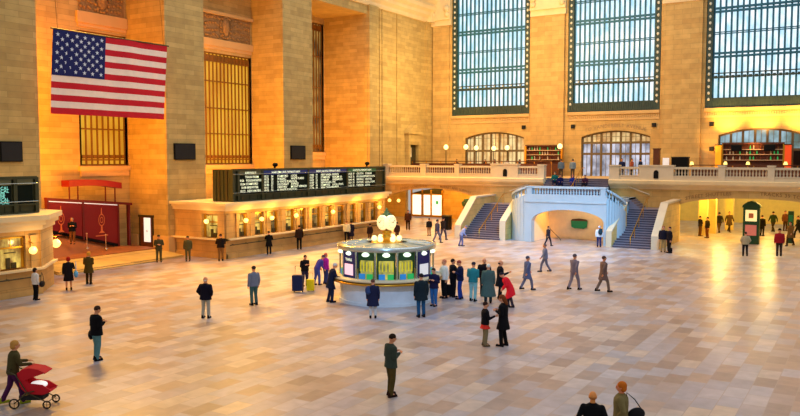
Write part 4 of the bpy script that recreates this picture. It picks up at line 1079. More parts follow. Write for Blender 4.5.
def skeleton(pose):
    P = POSE[pose]; lean = P.get('lean', 0); nod = P.get('nod', .03); sit = P['legs'] is None
    dz = -.5 if sit else 0
    def U(p):  # bend the upper body at the hips
        v = Vector(p)-Vector((0, 0, HIPZ)); v = Matrix.Rotation(lean, 3, 'X') @ v
        return v+Vector((0, 0, HIPZ+dz))
    neck = Vector((0, .0, 1.50))
    def Hd(p):
        v = Matrix.Rotation(nod, 3, 'X') @ (Vector(p)-neck); return U(v+neck)
    sk = dict(U=U, Hd=Hd, arms=[], legs=[], lean=lean, nod=nod)
    for s, (e, w_) in zip((1, -1), P['arms']):
        sh = Vector((.185*s, 0, 1.405)); el = sh+Vector(e); wr = el+Vector(w_)
        sk['arms'].append((U(sh), U(el), U(wr), s))
    for s, i in ((1, 0), (-1, 1)):
        hip = Vector((.09*s, 0, .90+dz))
        if sit:
            kn = Vector((.14*s, -.44, .50)); an = Vector((.14*s, -.46, .09))
        else:
            fx, fy = P['legs'][i]; an = Vector((fx, fy+.02, .09 if fy <= .15 else .14)); mid = (hip+an)/2; kn = mid+Vector((0, -.03-abs(fy)*.12, .0))
        sk['legs'].append((hip, kn, an, s))
    return sk
def rings(mb, U, prof, n=18, mi=0):
    out = []
    for z, rx, ry, y0 in prof:
        out.append([tuple(U((rx*math.cos(2*PI*k/n), y0+ry*math.sin(2*PI*k/n), z))) for k in range(n)])
    mb.loft(out, mi)
def body_mesh(pose, bald=False):
    key = ('body', pose)
    if key in _cache: return _cache[key]
    S = skeleton(pose); U, Hd = S['U'], S['Hd']; b = MB()
    rings(b, U, [(.86, .13, .10, .01), (.92, .165, .115, .01), (1.0, .155, .11, .0), (1.12, .14, .1, 0), (1.26, .16, .11, 0), (1.37, .18, .105, 0), (1.43, .15, .085, .005), (1.475, .08, .06, .01)])
    b.cap(U((0, .015, 1.44)), .06, Hd((0, .0, 1.58)), .055)
    R = Matrix.Rotation(S['lean']+S['nod'], 3, 'X')
    b.ell(Hd((0, .005, 1.665)), (.078, .098, .105), 18, 12, R=R)
    b.ell(Hd((0, -.028, 1.605)), (.058, .068, .07), 14, 10, R=R)
    b.ell(Hd((0, -.1, 1.635)), (.016, .024, .03), 8, 6, R=R)
    b.ell(Hd((0, -.083, 1.592)), (.026, .016, .012), 8, 6, R=R)
    b.ell(Hd((0, -.085, 1.672)), (.05, .016, .01), 8, 6, R=R)
    for s in (-1, 1): b.ell(Hd((.08*s, .01, 1.64)), (.012, .02, .034), 8, 6, R=R)
    for sh, el, wr, s in S['arms']:
        b.cap(sh, .052, el, .04); b.cap(el, .04, wr, .028)
        d = (wr-el).normalized(); side = Vector((-s, 0, 0)); side = (side-d*side.dot(d)).normalized(); nrm = d.cross(side).normalized()
        front = Vector((0, -1, 0)); 
        fw = front-d*front.dot(d)
        a = fw.normalized() if fw.length > .3 else side       # spread direction of the fingers
        c_ = d.cross(a).normalized(); c_ = c_ if c_.dot(side) > 0 else -c_   # curl direction
        b.cap(wr+d*.02, .024, wr+d*.065, .03)
        b.cap(wr+d*.04-a*.018, .018, wr+d*.08-a*.022, .015); b.cap(wr+d*.04+a*.018, .018, wr+d*.08+a*.022, .015)
        for j, ln in enumerate((.062, .07, .066, .052)):
            o_ = a*(.033-.022*j); r0 = wr+d*.085+o_; k1 = r0+d*ln*.5+c_*.008; k2 = k1+(d*.6+c_*.8)*ln*.5
            b.cap(r0, .0095, k1, .009, 8, 2); b.cap(k1, .009, k2, .0078, 8, 2)
        t0 = wr+d*.03+a*.03; t1 = t0+(a*.7+d*.6+c_*.25)*.035; t2 = t1+(d*.9+a*.1+c_*.35)*.03
        b.cap(t0, .012, t1, .011, 8, 2); b.cap(t1, .011, t2, .009, 8, 2)
    for hip, kn, an, s in S['legs']:
        b.cap(hip, .085, kn, .055); b.cap(kn, .052, an, .036); b.cap(an, .036, an+Vector((0, -.13, -.05)), .03)
    _cache[key] = fused(b, .0115, 3); return _cache[key]
def top_mesh(pose, length, wide):
    key = ('top', pose, length, wide)
    if key in _cache: return _cache[key]
    S = skeleton(pose); U = S['U']; b = MB(); g = 1.12*wide
    pr_ = [(1.12, .165*g, .125*g, 0), (1.26, .178*g, .13*g, 0), (1.37, .195*g, .125*g, 0), (1.43, .165*g, .105*g, .005), (1.49, .085, .08, .008)]
    if pose == 'sit': length = max(length, .9)
    low = {}
    if length >= .86: lo = [(length, .18*g, .135*g, .005), (.98, .172*g, .13*g, 0)]
    else:
        k = (.86-length); lo = [(length, (.19+k*.14)*g, (.14+k*.2)*g, .0), (.86, .186*g, .14*g, .005), (1.0, .168*g, .128*g, 0)]
    lean = S['lean']
    def UU(p):   # below the hips the coat hangs straight
        if p[2] < HIPZ: q = U((p[0], p[1], HIPZ)); return Vector((q.x, q.y, q.z-(HIPZ-p[2])))
        return U(p)
    rings(b, UU, lo+pr_, 20)
    for sh, el, wr, s in S['arms']:
        b.cap(sh, .068*wide, el, .056*wide); b.cap(el, .055*wide, wr-(wr-el).normalized()*.02, .044*wide)
    b.lathe([(.072, 0), (.078, .05), (.06, .05)], tuple(U((0, .012, 1.46))), 14)
    _cache[key] = fused(b, .014, 3); return _cache[key]
def trousers_mesh(pose, wide=1.0):
    key = ('trousers', pose, wide)
    if key in _cache: return _cache[key]
    S = skeleton(pose); b = MB(); dz = -.5 if pose == 'sit' else 0
    rings(b, lambda p: Vector((p[0], p[1], p[2]+dz)), [(.82, .15, .12, .01), (.9, .18, .13, .01), (1.0, .168, .122, 0)], 18)
    for hip, kn, an, s in S['legs']:
        b.cap(hip, .1*wide, kn, .072*wide); b.cap(kn, .07*wide, an+Vector((0, 0, .0)), .062*wide)
    _cache[key] = fused(b, .014, 3); return _cache[key]
def skirt_mesh(pose, low=.5):
    key = ('skirt', pose, low)
    if key in _cache: return _cache[key]
    b = MB(); rings(b, Vector, [(low, .24, .2, 0), (.8, .2, .15, .01), (.92, .18, .13, .01), (1.02, .165, .12, 0)], 20)
    _cache[key] = fused(b, .014, 3); return _cache[key]
def shoe_mesh(): 
    if 'shoe' in _cache: return _cache['shoe']
    b = MB(); b.cap((0, .06, .05), .045, (0, -.13, .04), .038); b.cap((0, .05, .07), .048, (0, .04, .12), .045); b.box(-.04, .04, -.16, .1, 0, .025)
    _cache['shoe'] = fused(b, .012, 2); return _cache['shoe']
def hair_mesh(pose, style):
    key = ('hair', pose, style)
    if key in _cache: return _cache[key]
    S = skeleton(pose); Hd = S['Hd']; R = Matrix.Rotation(S['lean']+S['nod'], 3, 'X'); b = MB()
    if style == 'short': b.ell(Hd((0, .02, 1.69)), (.087, .1, .098), 16, 10, R=R)
    elif style == 'bald': b.ell(Hd((0, .045, 1.63)), (.084, .07, .045), 14, 8, R=R)
    elif style == 'bob': b.ell(Hd((0, .025, 1.69)), (.095, .105, .105), 16, 10, R=R); b.ell(Hd((0, .05, 1.62)), (.095, .075, .09), 14, 8, R=R)
    elif style == 'long': b.ell(Hd((0, .025, 1.69)), (.092, .105, .102), 16, 10, R=R); b.cap(Hd((0, .06, 1.64)), .085, Hd((0, .085, 1.45)), .06)
    elif style == 'cap': b.ell(Hd((0, .01, 1.71)), (.092, .11, .085), 16, 8, R=R); b.ell(Hd((0, -.1, 1.705)), (.07, .06, .012), 12, 6, R=R)
    elif style == 'hat': b.ell(Hd((0, .01, 1.73)), (.09, .1, .1), 16, 8, R=R); b.ell(Hd((0, .0, 1.70)), (.15, .16, .014), 16, 6, R=R)
    _cache[key] = fused(b, .013, 2); return _cache[key]
def face_mesh(pose):
    key = ('face', pose)
    if key in _cache: return _cache[key]
    S = skeleton(pose); Hd = S['Hd']; R = Matrix.Rotation(S['lean']+S['nod'], 3, 'X'); b = MB()
    for s in (-1, 1):
        b.ell(Hd((.031*s, -.089, 1.658)), (.012, .007, .006), 8, 6, R=R); b.ell(Hd((.031*s, -.094, 1.68)), (.018, .006, .004), 8, 6, R=R)
    b.ell(Hd((0, -.099, 1.592)), (.02, .006, .004), 8, 6, R=R)
    _cache[key] = b.mesh('face'); return _cache[key]
_pm = {}
def fab(rgb, rough=.85):
    k = tuple(rgb)
    if k not in _pm: _pm[k] = mat('fabric_%02x%02x%02x' % k, rgb, rough, noise=.08, nscale=12, spec=.15)
    return _pm[k]
def clothed(name, me, parent, m):
    o = bpy.data.objects.new(name, me); 
    if not me.materials: me.materials.append(None)
    COL.objects.link(o); o.parent = parent
    o.material_slots[0].link = 'OBJECT'; o.material_slots[0].material = m
    return o
SK = (214, 150, 112)
def person(x, y, z, heading, pose, label, h=1.75, top=(20, 20, 24), topname='jacket', length=.86, low=(30, 30, 40), lowname='trousers', hair=(50, 34, 22), style='short', shoes=(24, 20, 18), skin=SK, wide=1.0, group=None, hem=None):
    e = empty('person', (x, y, z), heading+PI/2, label, 'person', group)
    s = h/1.77; e.scale = (s*1.12, s*1.1, s)
    clothed('body', body_mesh(pose), e, fab(skin, .6))
    clothed('hair' if style not in ('cap', 'hat') else style, hair_mesh(pose, style), e, fab(hair))
    clothed('face', face_mesh(pose), e, fab((60, 30, 26)))
    clothed(topname, top_mesh(pose, length, wide), e, fab(top))
    if hem:
        clothed('shirt_hem', skirt_mesh('stand', .72), e, fab(hem))
    if lowname == 'skirt': clothed('skirt', skirt_mesh(pose, .5), e, fab(low))
    else: clothed('trousers', trousers_mesh(pose), e, fab(low))
    S = skeleton(pose)
    for hip, kn, an, sd in S['legs']:
        o = clothed('shoe', shoe_mesh(), e, fab(shoes)); o.location = (an.x, an.y-.02, max(0, an.z-.09))
    return e
def bag(x, y, z, heading, label, kind='shoulder_bag', col=(20, 20, 24), s=1.0, cat='bag'):
    e = empty(kind, (x, y, z), heading+PI/2, label, cat); e.scale = (s, s, s); m = fab(col, .6)
    if kind == 'suitcase':
        q = MB(); q.box(-.2, .2, -.13, .13, .06, .66); q.ell((0, 0, .62), (.2, .13, .06), 12, 6); clothed('case', q.mesh('case'), e, m)
        q = MB(); q.tube([(-.12, .1, .6), (-.12, .1, 1.0), (.12, .1, 1.0), (.12, .1, .6)], .012, 6); q.build('handle', 'black', e)
        for a in (-.16, .16):
            q = MB(); q.box(a-.02, a+.02, .06, .14, 0, .08); q.build('wheel', 'rubber', e)
    elif kind == 'backpack':
        q = MB(); q.ell((0, 0, 0), (.16, .11, .23), 14, 10); q.ell((0, .08, -.08), (.12, .06, .1), 12, 8); clothed('pack', q.mesh('pack'), e, m)
        for a in (-.1, .1):
            q = MB(); q.tube([(a, -.06, .18), (a, -.2, .2), (a, -.3, .05), (a, -.2, -.12), (a, -.06, -.15)], .018, 6); clothed('strap', q.mesh('strap'), e, m)
    else:
        q = MB(); q.ell((0, 0, 0), (.09, .2, .15), 14, 10); clothed('bag_body', q.mesh('bag_body'), e, m)
        q = MB(); q.tube([(0, -.15, .08), (0, -.1, .32), (0, .0, .52), (0, .1, .32), (0, .15, .08)], .012, 6); clothed('strap', q.mesh('strap'), e, m)
    return e
person(22.88, 35.03, 0, -0.05, 'stand', 'woman in a white shirt and black trousers by the left ticket office', top=(230, 226, 220), topname='shirt', low=(18, 18, 20), hair=(40, 26, 18), style='bob', length=0.88, h=1.58)
person(25.54, 36.20, 0, 0.96, 'gesture', 'woman with red hair in black jacket and skirt with a light blue bag', top=(22, 18, 24), low=(20, 16, 20), lowname='skirt', hair=(150, 30, 24), style='bob', h=1.75)
person(27.35, 36.98, 0, 0.58, 'phone', 'fair haired person in a long brown-green coat beside the woman with the blue bag', top=(74, 62, 24), topname='coat', length=0.62, low=(60, 46, 20), hair=(200, 140, 50), style='bob', h=1.78)
person(35.61, 40.79, 0, 4.08, 'crossed', 'soldier in mottled olive uniform holding his arms before the pier', top=(70, 66, 40), low=(78, 74, 46), hair=(60, 56, 36), style='cap', length=0.84, h=1.81)
person(36.98, 39.52, 0, 3.87, 'stand', 'soldier in olive uniform at the left end of the long ticket office', top=(90, 84, 48), low=(96, 90, 56), hair=(70, 62, 36), style='cap', length=0.84, h=1.69)
person(17.11, 22.81, 0, -0.12, 'phone', 'man in black jacket and pale blue jeans with a black shoulder bag, head bowed', top=(10, 10, 16), low=(88, 134, 140), hair=(60, 40, 28), length=0.84, wide=1.1, shoes=(12, 12, 14), h=1.88)
person(24.16, 24.78, 0, 0.36, 'pockets', 'white haired man in navy and maroon jacket and pale jeans alone on the left floor', top=(18, 16, 34), low=(172, 172, 160), hair=(225, 215, 205), style='bald', wide=1.12, length=0.8, h=1.8)
person(27.51, 25.04, 0, 1.26, 'stand', 'person in a blue-grey shirt and teal trousers right of the white haired man', top=(110, 118, 136), topname='shirt', low=(60, 96, 96), hair=(50, 44, 40), h=1.86)
person(12.75, 20.71, 0, -0.38, 'push', 'person in dark green top and purple trousers pushing the red pushchair', top=(72, 66, 36), topname='sweater', low=(76, 30, 76), hair=(190, 140, 70), style='bob', shoes=(150, 160, 40), h=1.81)
person(18.99, 11.99, 0, -0.48, 'phone', 'man in grey-green suit jacket and olive trousers looking at his phone in the foreground', top=(56, 68, 60), low=(82, 70, 34), hair=(40, 28, 20), shoes=(44, 24, 18), length=0.84, h=1.84)
person(27.97, 18.58, 0, 0.59, 'stand', 'short haired person in long navy coat and pale trousers standing at the round kiosk', top=(26, 30, 56), topname='coat', length=0.56, low=(190, 190, 186), hair=(90, 60, 50), h=1.71)
person(33.07, 26.40, 0, -1.94, 'phone', 'man in black jacket looking down beside the dark suitcase', top=(14, 14, 20), low=(34, 34, 60), hair=(40, 28, 22), wide=1.1, h=1.7)
person(33.67, 26.04, 0, -0.39, 'bend', 'person in violet-blue coat bending left of the kiosk', top=(66, 60, 140), topname='coat', low=(60, 80, 150), hair=(70, 60, 90), h=1.72)
person(34.20, 25.83, 0, -0.40, 'stand', 'person in a magenta top behind the white haired man at the kiosk', top=(190, 40, 160), topname='shirt', low=(50, 60, 110), hair=(180, 90, 80), h=1.72)
person(30.01, 22.38, 0, -0.67, 'lean', 'white haired man in navy coat leaning on the kiosk shelf', top=(18, 26, 50), topname='coat', length=0.62, low=(24, 34, 60), hair=(210, 206, 196), h=1.92)
person(29.25, 16.90, 0, 0.87, 'stand', 'man in dark jacket and jeans seen from behind at the right of the kiosk', top=(20, 34, 40), low=(28, 74, 110), hair=(30, 26, 26), length=0.7, wide=1.1, h=1.92)
person(31.76, 17.65, 0, 3.13, 'phone', 'man in navy jacket and blue jeans facing out beside the kiosk', top=(24, 24, 56), low=(44, 96, 150), hair=(36, 24, 20), length=0.84, h=1.8)
person(33.85, 18.23, 0, 2.59, 'gesture', 'person in a white shirt and black trousers with a black suitcase', top=(228, 224, 214), topname='shirt', low=(14, 14, 16), hair=(190, 120, 90), h=1.92)
person(34.32, 17.99, 0, -0.56, 'crossed', 'man in black suit facing the man in the navy jacket', top=(16, 16, 24), low=(14, 14, 20), hair=(40, 26, 24), h=1.92)
person(34.01, 17.43, 0, 2.04, 'phone', 'man in navy jacket and royal blue trousers facing the man in black', top=(16, 24, 60), low=(26, 56, 140), hair=(150, 70, 60), h=1.92)
person(33.87, 16.65, 0, 0.11, 'phone', 'person in teal jacket and light teal trousers in the middle group', top=(40, 124, 130), low=(130, 190, 192), hair=(40, 44, 60), h=1.91)
person(35.39, 16.78, 0, 3.58, 'crossed', 'broad man in black facing the person in the long grey-green coat', top=(14, 12, 20), low=(24, 22, 30), hair=(190, 120, 100), style='bald', wide=1.2, h=1.92)
person(33.78, 15.80, 0, 0.44, 'stand', 'white haired person in an ankle-length grey-green coat seen from behind', top=(66, 92, 88), topname='coat', length=0.32, low=(40, 60, 70), hair=(214, 218, 206), wide=1.08, h=1.89)
person(35.05, 15.75, 0, -0.97, 'gesture', 'bald man in black coat at the right of the middle group', top=(14, 16, 26), topname='coat', length=0.6, low=(18, 18, 28), hair=(60, 40, 36), style='bald', h=1.92)
person(33.40, 14.50, 0, 1.98, 'bend', 'person in a bright red coat bending at the right of the middle group', top=(222, 30, 44), topname='coat', length=0.5, low=(60, 50, 60), hair=(30, 30, 40), wide=1.15, h=1.72)
person(25.95, 12.25, 0, -0.87, 'gesture', 'person in black jacket with red shirt hem and khaki trousers, facing right', top=(14, 12, 16), low=(128, 116, 84), hair=(50, 28, 20), shoes=(100, 84, 60), hem=(214, 52, 40), length=0.88, h=1.65)
person(26.30, 11.68, 0, 1.64, 'phone', 'woman with brown hair in black coat and trousers facing the person with red hem', top=(10, 10, 14), topname='coat', length=0.6, low=(10, 10, 14), hair=(110, 56, 24), style='long', h=1.91)
person(42.63, 37.30, 0, 0.72, 'lean', 'person in a long black coat leaning at the middle ticket windows', top=(12, 10, 10), topname='coat', length=0.6, low=(14, 12, 12), hair=(30, 22, 16), h=1.67)
person(46.08, 37.30, 0, 0.86, 'stand', 'person in dark brown jacket and black trousers queuing at the ticket office', top=(44, 26, 18), low=(14, 12, 12), hair=(40, 24, 16), h=1.84)
person(38.14, 37.63, 0, 0.78, 'lean', 'person in black jacket and brown trousers at the left corner of the long ticket office', top=(24, 14, 12), low=(130, 92, 48), hair=(40, 24, 16), wide=1.15, h=1.83)
person(52.26, 37.30, 0, 0.62, 'stand', 'person in a cream shirt and black trousers at the ticket windows', top=(224, 206, 160), topname='shirt', low=(24, 18, 16), hair=(150, 100, 60), h=1.76)
person(52.87, 37.30, 0, 0.79, 'stand', 'person in a dark navy dress coat at the ticket windows', top=(34, 26, 40), topname='coat', length=0.45, low=(120, 70, 50), hair=(40, 24, 20), h=1.68)
person(52.57, 35.20, 0, 1.11, 'stand', 'dark clothed person behind the kiosk left of the clock', top=(46, 26, 18), low=(110, 70, 36), hair=(30, 20, 16), h=1.58)
person(55.02, 34.12, 0, 1.08, 'stand', 'dark clothed person behind the kiosk right of the clock', top=(60, 34, 30), low=(90, 60, 40), hair=(30, 20, 16), h=1.58)
person(63.92, 38.40, 0, 3.68, 'stand', 'person in dark red-brown jacket at the far corner of the ticket office', top=(70, 36, 20), low=(40, 26, 16), hair=(40, 22, 16), h=1.92)
person(60.01, 33.87, 0, 0.86, 'stand', 'person in a short black jacket beside the lit shop doors', top=(30, 24, 20), low=(150, 110, 70), hair=(30, 20, 16), h=1.58)
person(57.72, 31.22, 0, -0.20, 'walk', 'person in black top walking past the left passage', top=(34, 24, 22), low=(70, 66, 80), hair=(34, 20, 16), h=1.92)
person(55.44, 30.54, 0, -0.54, 'walk', 'person in dark blue-grey jacket walking in front of the left passage', top=(60, 60, 84), low=(96, 96, 116), hair=(40, 30, 26), h=1.92)
person(54.54, 27.89, 0, -0.92, 'bend', 'person in a pale blue top bending at the foot of the left flight', top=(140, 150, 190), topname='shirt', low=(90, 100, 150), hair=(110, 110, 130), h=1.72)
person(58.14, 22.05, 0, -0.68, 'walk', 'person in dark clothes walking left of the arched recess', top=(36, 30, 40), low=(40, 34, 44), hair=(40, 30, 26), h=1.58)
person(59.57, 18.42, 0, 0.30, 'stand', 'man in a white shirt and navy trousers by the right edge of the arched recess', top=(212, 222, 232), topname='shirt', low=(24, 44, 96), hair=(190, 200, 220), h=1.64)
person(58.89, 13.41, 0, 3.37, 'stand', 'man in dark jacket and khaki trousers at the right stair foot', top=(22, 20, 34), low=(168, 136, 84), hair=(130, 70, 50), wide=1.1, h=1.92)
person(58.50, 12.89, 0, 2.31, 'stand', 'person in black standing close beside the man in khaki at the right stair foot', top=(20, 16, 24), low=(26, 20, 22), hair=(60, 34, 28), h=1.92)
person(59.54, 7.91, 0, 0.31, 'pockets', 'person in pale grey jacket and black trousers in front of the poster stand', top=(176, 164, 130), low=(20, 18, 22), hair=(60, 46, 30), wide=1.15, h=1.71)
person(60.80, 5.86, 0, 0.27, 'stand', 'person in red jacket and black hat at the right', top=(150, 24, 34), low=(40, 26, 30), hair=(22, 20, 18), style='hat', wide=1.1, h=1.92)
person(75.50, 8.69, 0, -0.41, 'stand', 'tall person in black right of the poster stand', top=(20, 14, 12), low=(22, 16, 12), hair=(40, 22, 14), h=1.85)
person(73.17, 9.20, 0, 0.65, 'stand', 'small person in dark brown close to the poster stand', top=(46, 30, 18), low=(50, 34, 18), hair=(30, 20, 14), h=1.74)
person(72.61, 13.38, 0, -0.86, 'crossed', 'dark clothed person at the left side of the right passage', top=(40, 26, 12), low=(90, 50, 16), hair=(30, 20, 10), h=1.78)
person(71.13, 12.52, 0, 2.27, 'stand', 'person in brown at the left side of the right passage, right of the first', top=(34, 22, 12), low=(110, 56, 20), hair=(30, 20, 10), h=1.82)
person(76.41, 12.42, 0, 0.51, 'walk', 'person in black walking into the right passage left of the poster stand', top=(28, 20, 14), low=(90, 60, 24), hair=(30, 20, 12), h=1.92)
person(77.93, 11.79, 0, -2.47, 'walk', 'person in ochre brown coming out of the right passage', top=(80, 56, 20), topname='coat', length=0.6, low=(60, 40, 16), hair=(40, 26, 12), h=1.92)
person(68.13, 5.80, 0, 2.70, 'walk', 'person in olive coat walking near the right picture edge', top=(110, 82, 40), topname='coat', length=0.6, low=(60, 46, 26), hair=(50, 30, 16), h=1.92)
person(75.26, 5.81, 0, 1.82, 'walk', 'person in black walking at the right picture edge', top=(30, 28, 24), low=(26, 24, 24), hair=(40, 26, 14), h=1.92)
person(80.08, 8.29, 0, 0.63, 'walk', 'person in dark green walking deep in the right passage', top=(44, 56, 22), low=(60, 44, 18), hair=(40, 26, 12), h=1.92)
person(81.77, 7.43, 0, -2.53, 'stand', 'person in red-brown coat deep in the right passage', top=(110, 60, 30), topname='coat', low=(70, 44, 20), hair=(60, 30, 14), h=1.92)
person(38.19, 15.62, 0, -0.66, 'walk', 'person in blue coat walking alone right of the red coat', top=(84, 98, 140), topname='coat', length=0.6, low=(100, 104, 134), hair=(80, 80, 100), h=1.8)
person(44.81, 17.17, 0, 2.11, 'walk', 'person in pale blue jacket walking before the staircase block', top=(112, 126, 164), low=(104, 110, 144), hair=(100, 96, 110), h=1.72)
person(39.49, 13.51, 0, -0.37, 'walk', 'person in grey-lilac jacket walking in the middle of the floor', top=(118, 112, 132), low=(128, 122, 140), hair=(92, 84, 92), h=1.91)
person(39.69, 12.02, 0, -0.75, 'walk', 'person in taupe coat walking in the middle right of the floor', top=(112, 94, 92), topname='coat', length=0.6, low=(128, 112, 104), hair=(88, 70, 64), h=1.88)
person(17.0, 5.34, 0, 5.34*0+.29, 'pockets', 'bald man in a black jacket seen from behind at the bottom edge', h=1.72, top=(10, 12, 18), low=(20, 22, 30), hair=(170, 110, 60), style='bald', skin=(226, 150, 84), wide=1.0)
person(18.0, 4.98, 0, 1.75, 'pockets', 'short haired red-blond woman in an olive jacket at the bottom edge, facing left', h=1.74, top=(122, 112, 72), low=(60, 60, 60), hair=(196, 106, 30), style='bob', skin=(226, 140, 96), length=.84, wide=1.12)
o = bag(18.12, 4.66, .98, 0, 'dark bag hanging from the shoulder of the red-blond woman in olive', s=1.1); o.rotation_euler = (.4, 0, -2.59)
person(32.3, 45.25, 1.26, 3.95, 'phone', 'man in dark jacket and tan trousers standing before the red panels', h=1.74, top=(16, 22, 30), low=(130, 84, 40), hair=(150, 130, 110))
# sitting on the central steps and standing on the balcony
person(66.6, 24.7, 4.4, 3.5, 'sit', 'person in dark teal sitting high on the central steps at the left', h=1.8, top=(18, 92, 84), low=(20, 30, 60), hair=(30, 60, 56))
person(66.3, 24.1, 4.24, 3.6, 'sit', 'person in navy sitting on the central steps beside the one in dark teal', h=1.7, top=(16, 22, 66), low=(20, 24, 56), hair=(40, 24, 20))
person(66.3, 22.95, 4.24, 3.5, 'sit', 'person in blue with pinkish hair sitting in the middle of the central steps', h=1.7, top=(24, 44, 120), low=(40, 40, 90), hair=(150, 80, 80))
person(66.3, 21.8, 4.24, 3.2, 'sit', 'dark haired person in maroon sitting at the right of the central steps', h=1.7, top=(60, 28, 50), low=(24, 26, 40), hair=(14, 14, 16))
person(69.0, 25.0, 5.1, .4, 'stand', 'person in blue-grey standing on the balcony at the top of the central steps, left', h=1.7, top=(90, 112, 130), low=(70, 60, 50), hair=(70, 60, 50))
person(69.3, 24.0, 5.1, .4, 'stand', 'person in pale blue standing on the balcony at the top of the central steps, right', h=1.7, top=(120, 140, 152), low=(80, 70, 60), hair=(80, 66, 56))
for i, (y, c) in enumerate(((20.95, (30, 40, 80)), (20.0, (170, 90, 60)), (19.2, (24, 32, 60)))):
    person(74.5, y, 5.1, 3.5+i, 'stand', ['person in dark blue before the middle arched window', 'person in rust brown before the middle arched window', 'person in navy at the right of the middle arched window'][i], top=c, low=(40, 36, 50), hair=(50, 34, 24))
rnd = random.Random(9)
for i, (x, y) in enumerate(((73.4, 34.8), (73.2, 33.6), (73.6, 32.4), (73.0, 30.8), (73.1, 28.6), (72.8, 37.8))):
    c = [(30, 26, 30), (120, 70, 50), (200, 190, 180), (40, 44, 60), (60, 30, 26), (90, 60, 40)][i]
    person(x, y, 5.1, rnd.uniform(0, 6), 'gesture', 'guest in %s behind the balcony rail, %s' % (['black', 'rust', 'white', 'slate blue', 'dark red', 'brown'][i], ['before the middle of the left arched window', 'right of the one in black', 'before the right end of the left arched window', 'left of the back bar', 'at the back bar', 'left of the left arched window'][i]), h=1.65, top=c, low=(40, 30, 26), hair=(60, 40, 26))
# luggage and bags
bag(31.35, 25.5, 0, 3.6, 'dark navy suitcase standing before the man in black looking down', 'suitcase', (22, 32, 70), 1.35, 'suitcase')
bag(31.9, 25.1, 0, 3.6, 'bright yellow suitcase beside the navy one', 'suitcase', (232, 206, 20), .95, 'suitcase')
bag(34.35, 18.3, 0, 3.6, 'small black suitcase beside the person in white shirt', 'suitcase', (14, 14, 16), .9, 'suitcase')
bag(25.76, 35.88, .85, 1.0, 'light blue bag hanging at the side of the red haired woman', col=(90, 160, 220), s=1.25)
bag(23.05, 34.75, .8, .5, 'dark bag held by the woman in the white shirt', col=(30, 24, 24), s=1.1)
bag(17.15, 23.15, .84, .9, 'round black shoulder bag of the man with bowed head', col=(10, 10, 14), s=1.15)
bag(59.35, 18.25, 1.22, .35, 'dark green backpack on the man in the white shirt', 'backpack', (24, 52, 62), 1.1, 'backpack')
bag(27.82, 18.72, 1.22, .6, 'navy backpack on the person in the long navy coat', 'backpack', (40, 60, 100), .9, 'backpack')
bag(58.3, 12.75, 0, .3, 'small black bag on the floor at the right stair foot', 'suitcase', (20, 18, 22), .6, 'bag')
# pushchair
e = empty('pushchair', (12.98, 20.05, 0), -1.0+PI/2, 'red pushchair with dark wheels pushed at the lower left corner', 'pushchair')
q = MB(); n = 14
def shell(mb, prof, y0, y1, th=.03):
    for (ya, za), (yb, zb) in zip(prof[:-1], prof[1:]):
        d = Vector((0, yb-ya, zb-za)).normalized(); nn = Vector((0, -d.z, d.y))*th
        mb.prism([(ya, za), (yb, zb), (yb+nn.y, zb+nn.z), (ya+nn.y, za+nn.z)], 'x', y0, y1)
shell(q, [(.34, 1.0), (.25, 1.1), (.05, 1.14), (-.2, 1.1), (-.4, 1.0)], -.24, .24); 
for x in (-.25, .23): q.prism([(.34, 1.0), (.25, 1.1), (.05, 1.14), (-.2, 1.1), (-.4, 1.0), (-.05, .88), (.3, .75)], 'x', x, x+.02)
q.build('hood', 'flag_red', e)
q = MB(); shell(q, [(.34, 1.0), (.26, .6), (.1, .45), (-.3, .42), (-.5, .5)], -.22, .22, .05)
for x in (-.24, .2): q.prism([(.32, .9), (.24, .55), (.1, .42), (-.35, .4), (-.55, .5), (-.3, .66), (.05, .7)], 'x', x, x+.04)
q.build('seat', 'flag_red', e)
q = MB(); q.ell((0, -.12, .62), (.15, .24, .1), 12, 8); q.build('blanket', 'poster_white', e)
q = MB()
for x in (-.27, .27):
    q.tube([(x, .62, 1.06), (x, .4, .95), (x, .1, .45), (x, -.45, .18)], .016, 6); q.tube([(x, .45, .16), (x, .1, .45), (x, -.1, .5)], .016, 6)
q.tube([(-.27, .62, 1.06), (.27, .62, 1.06)], .018, 6); q.tube([(-.27, .45, .16), (.27, .45, .16)], .014, 6); q.tube([(-.27, -.45, .18), (.27, -.45, .18)], .014, 6)
q.build('frame', 'bronze', e)
q = MB(); q.box(-.2, .2, -.3, .3, .22, .34); q.build('basket', 'rubber', e)
for x in (-.3, .3):
    for y, r_ in ((.45, .15), (-.45, .12)):
        q = MB(); ring = []
        for k in range(18):
            a = 2*PI*k/18; ring.append([(x+.022*math.cos(t*PI/3)*1.0, y+(r_-.02+.022*math.sin(t*PI/3))*math.cos(a), r_+(r_-.02+.022*math.sin(t*PI/3))*math.sin(a)) for t in range(6)])
        q.loft(ring+[ring[0]], cap=False); q.tube([(x, y-r_+.03, r_), (x, y+r_-.03, r_)], .008, 4); q.tube([(x, y, .03), (x, y, 2*r_-.03)], .008, 4)
        q.build('wheel', 'rubber', e)

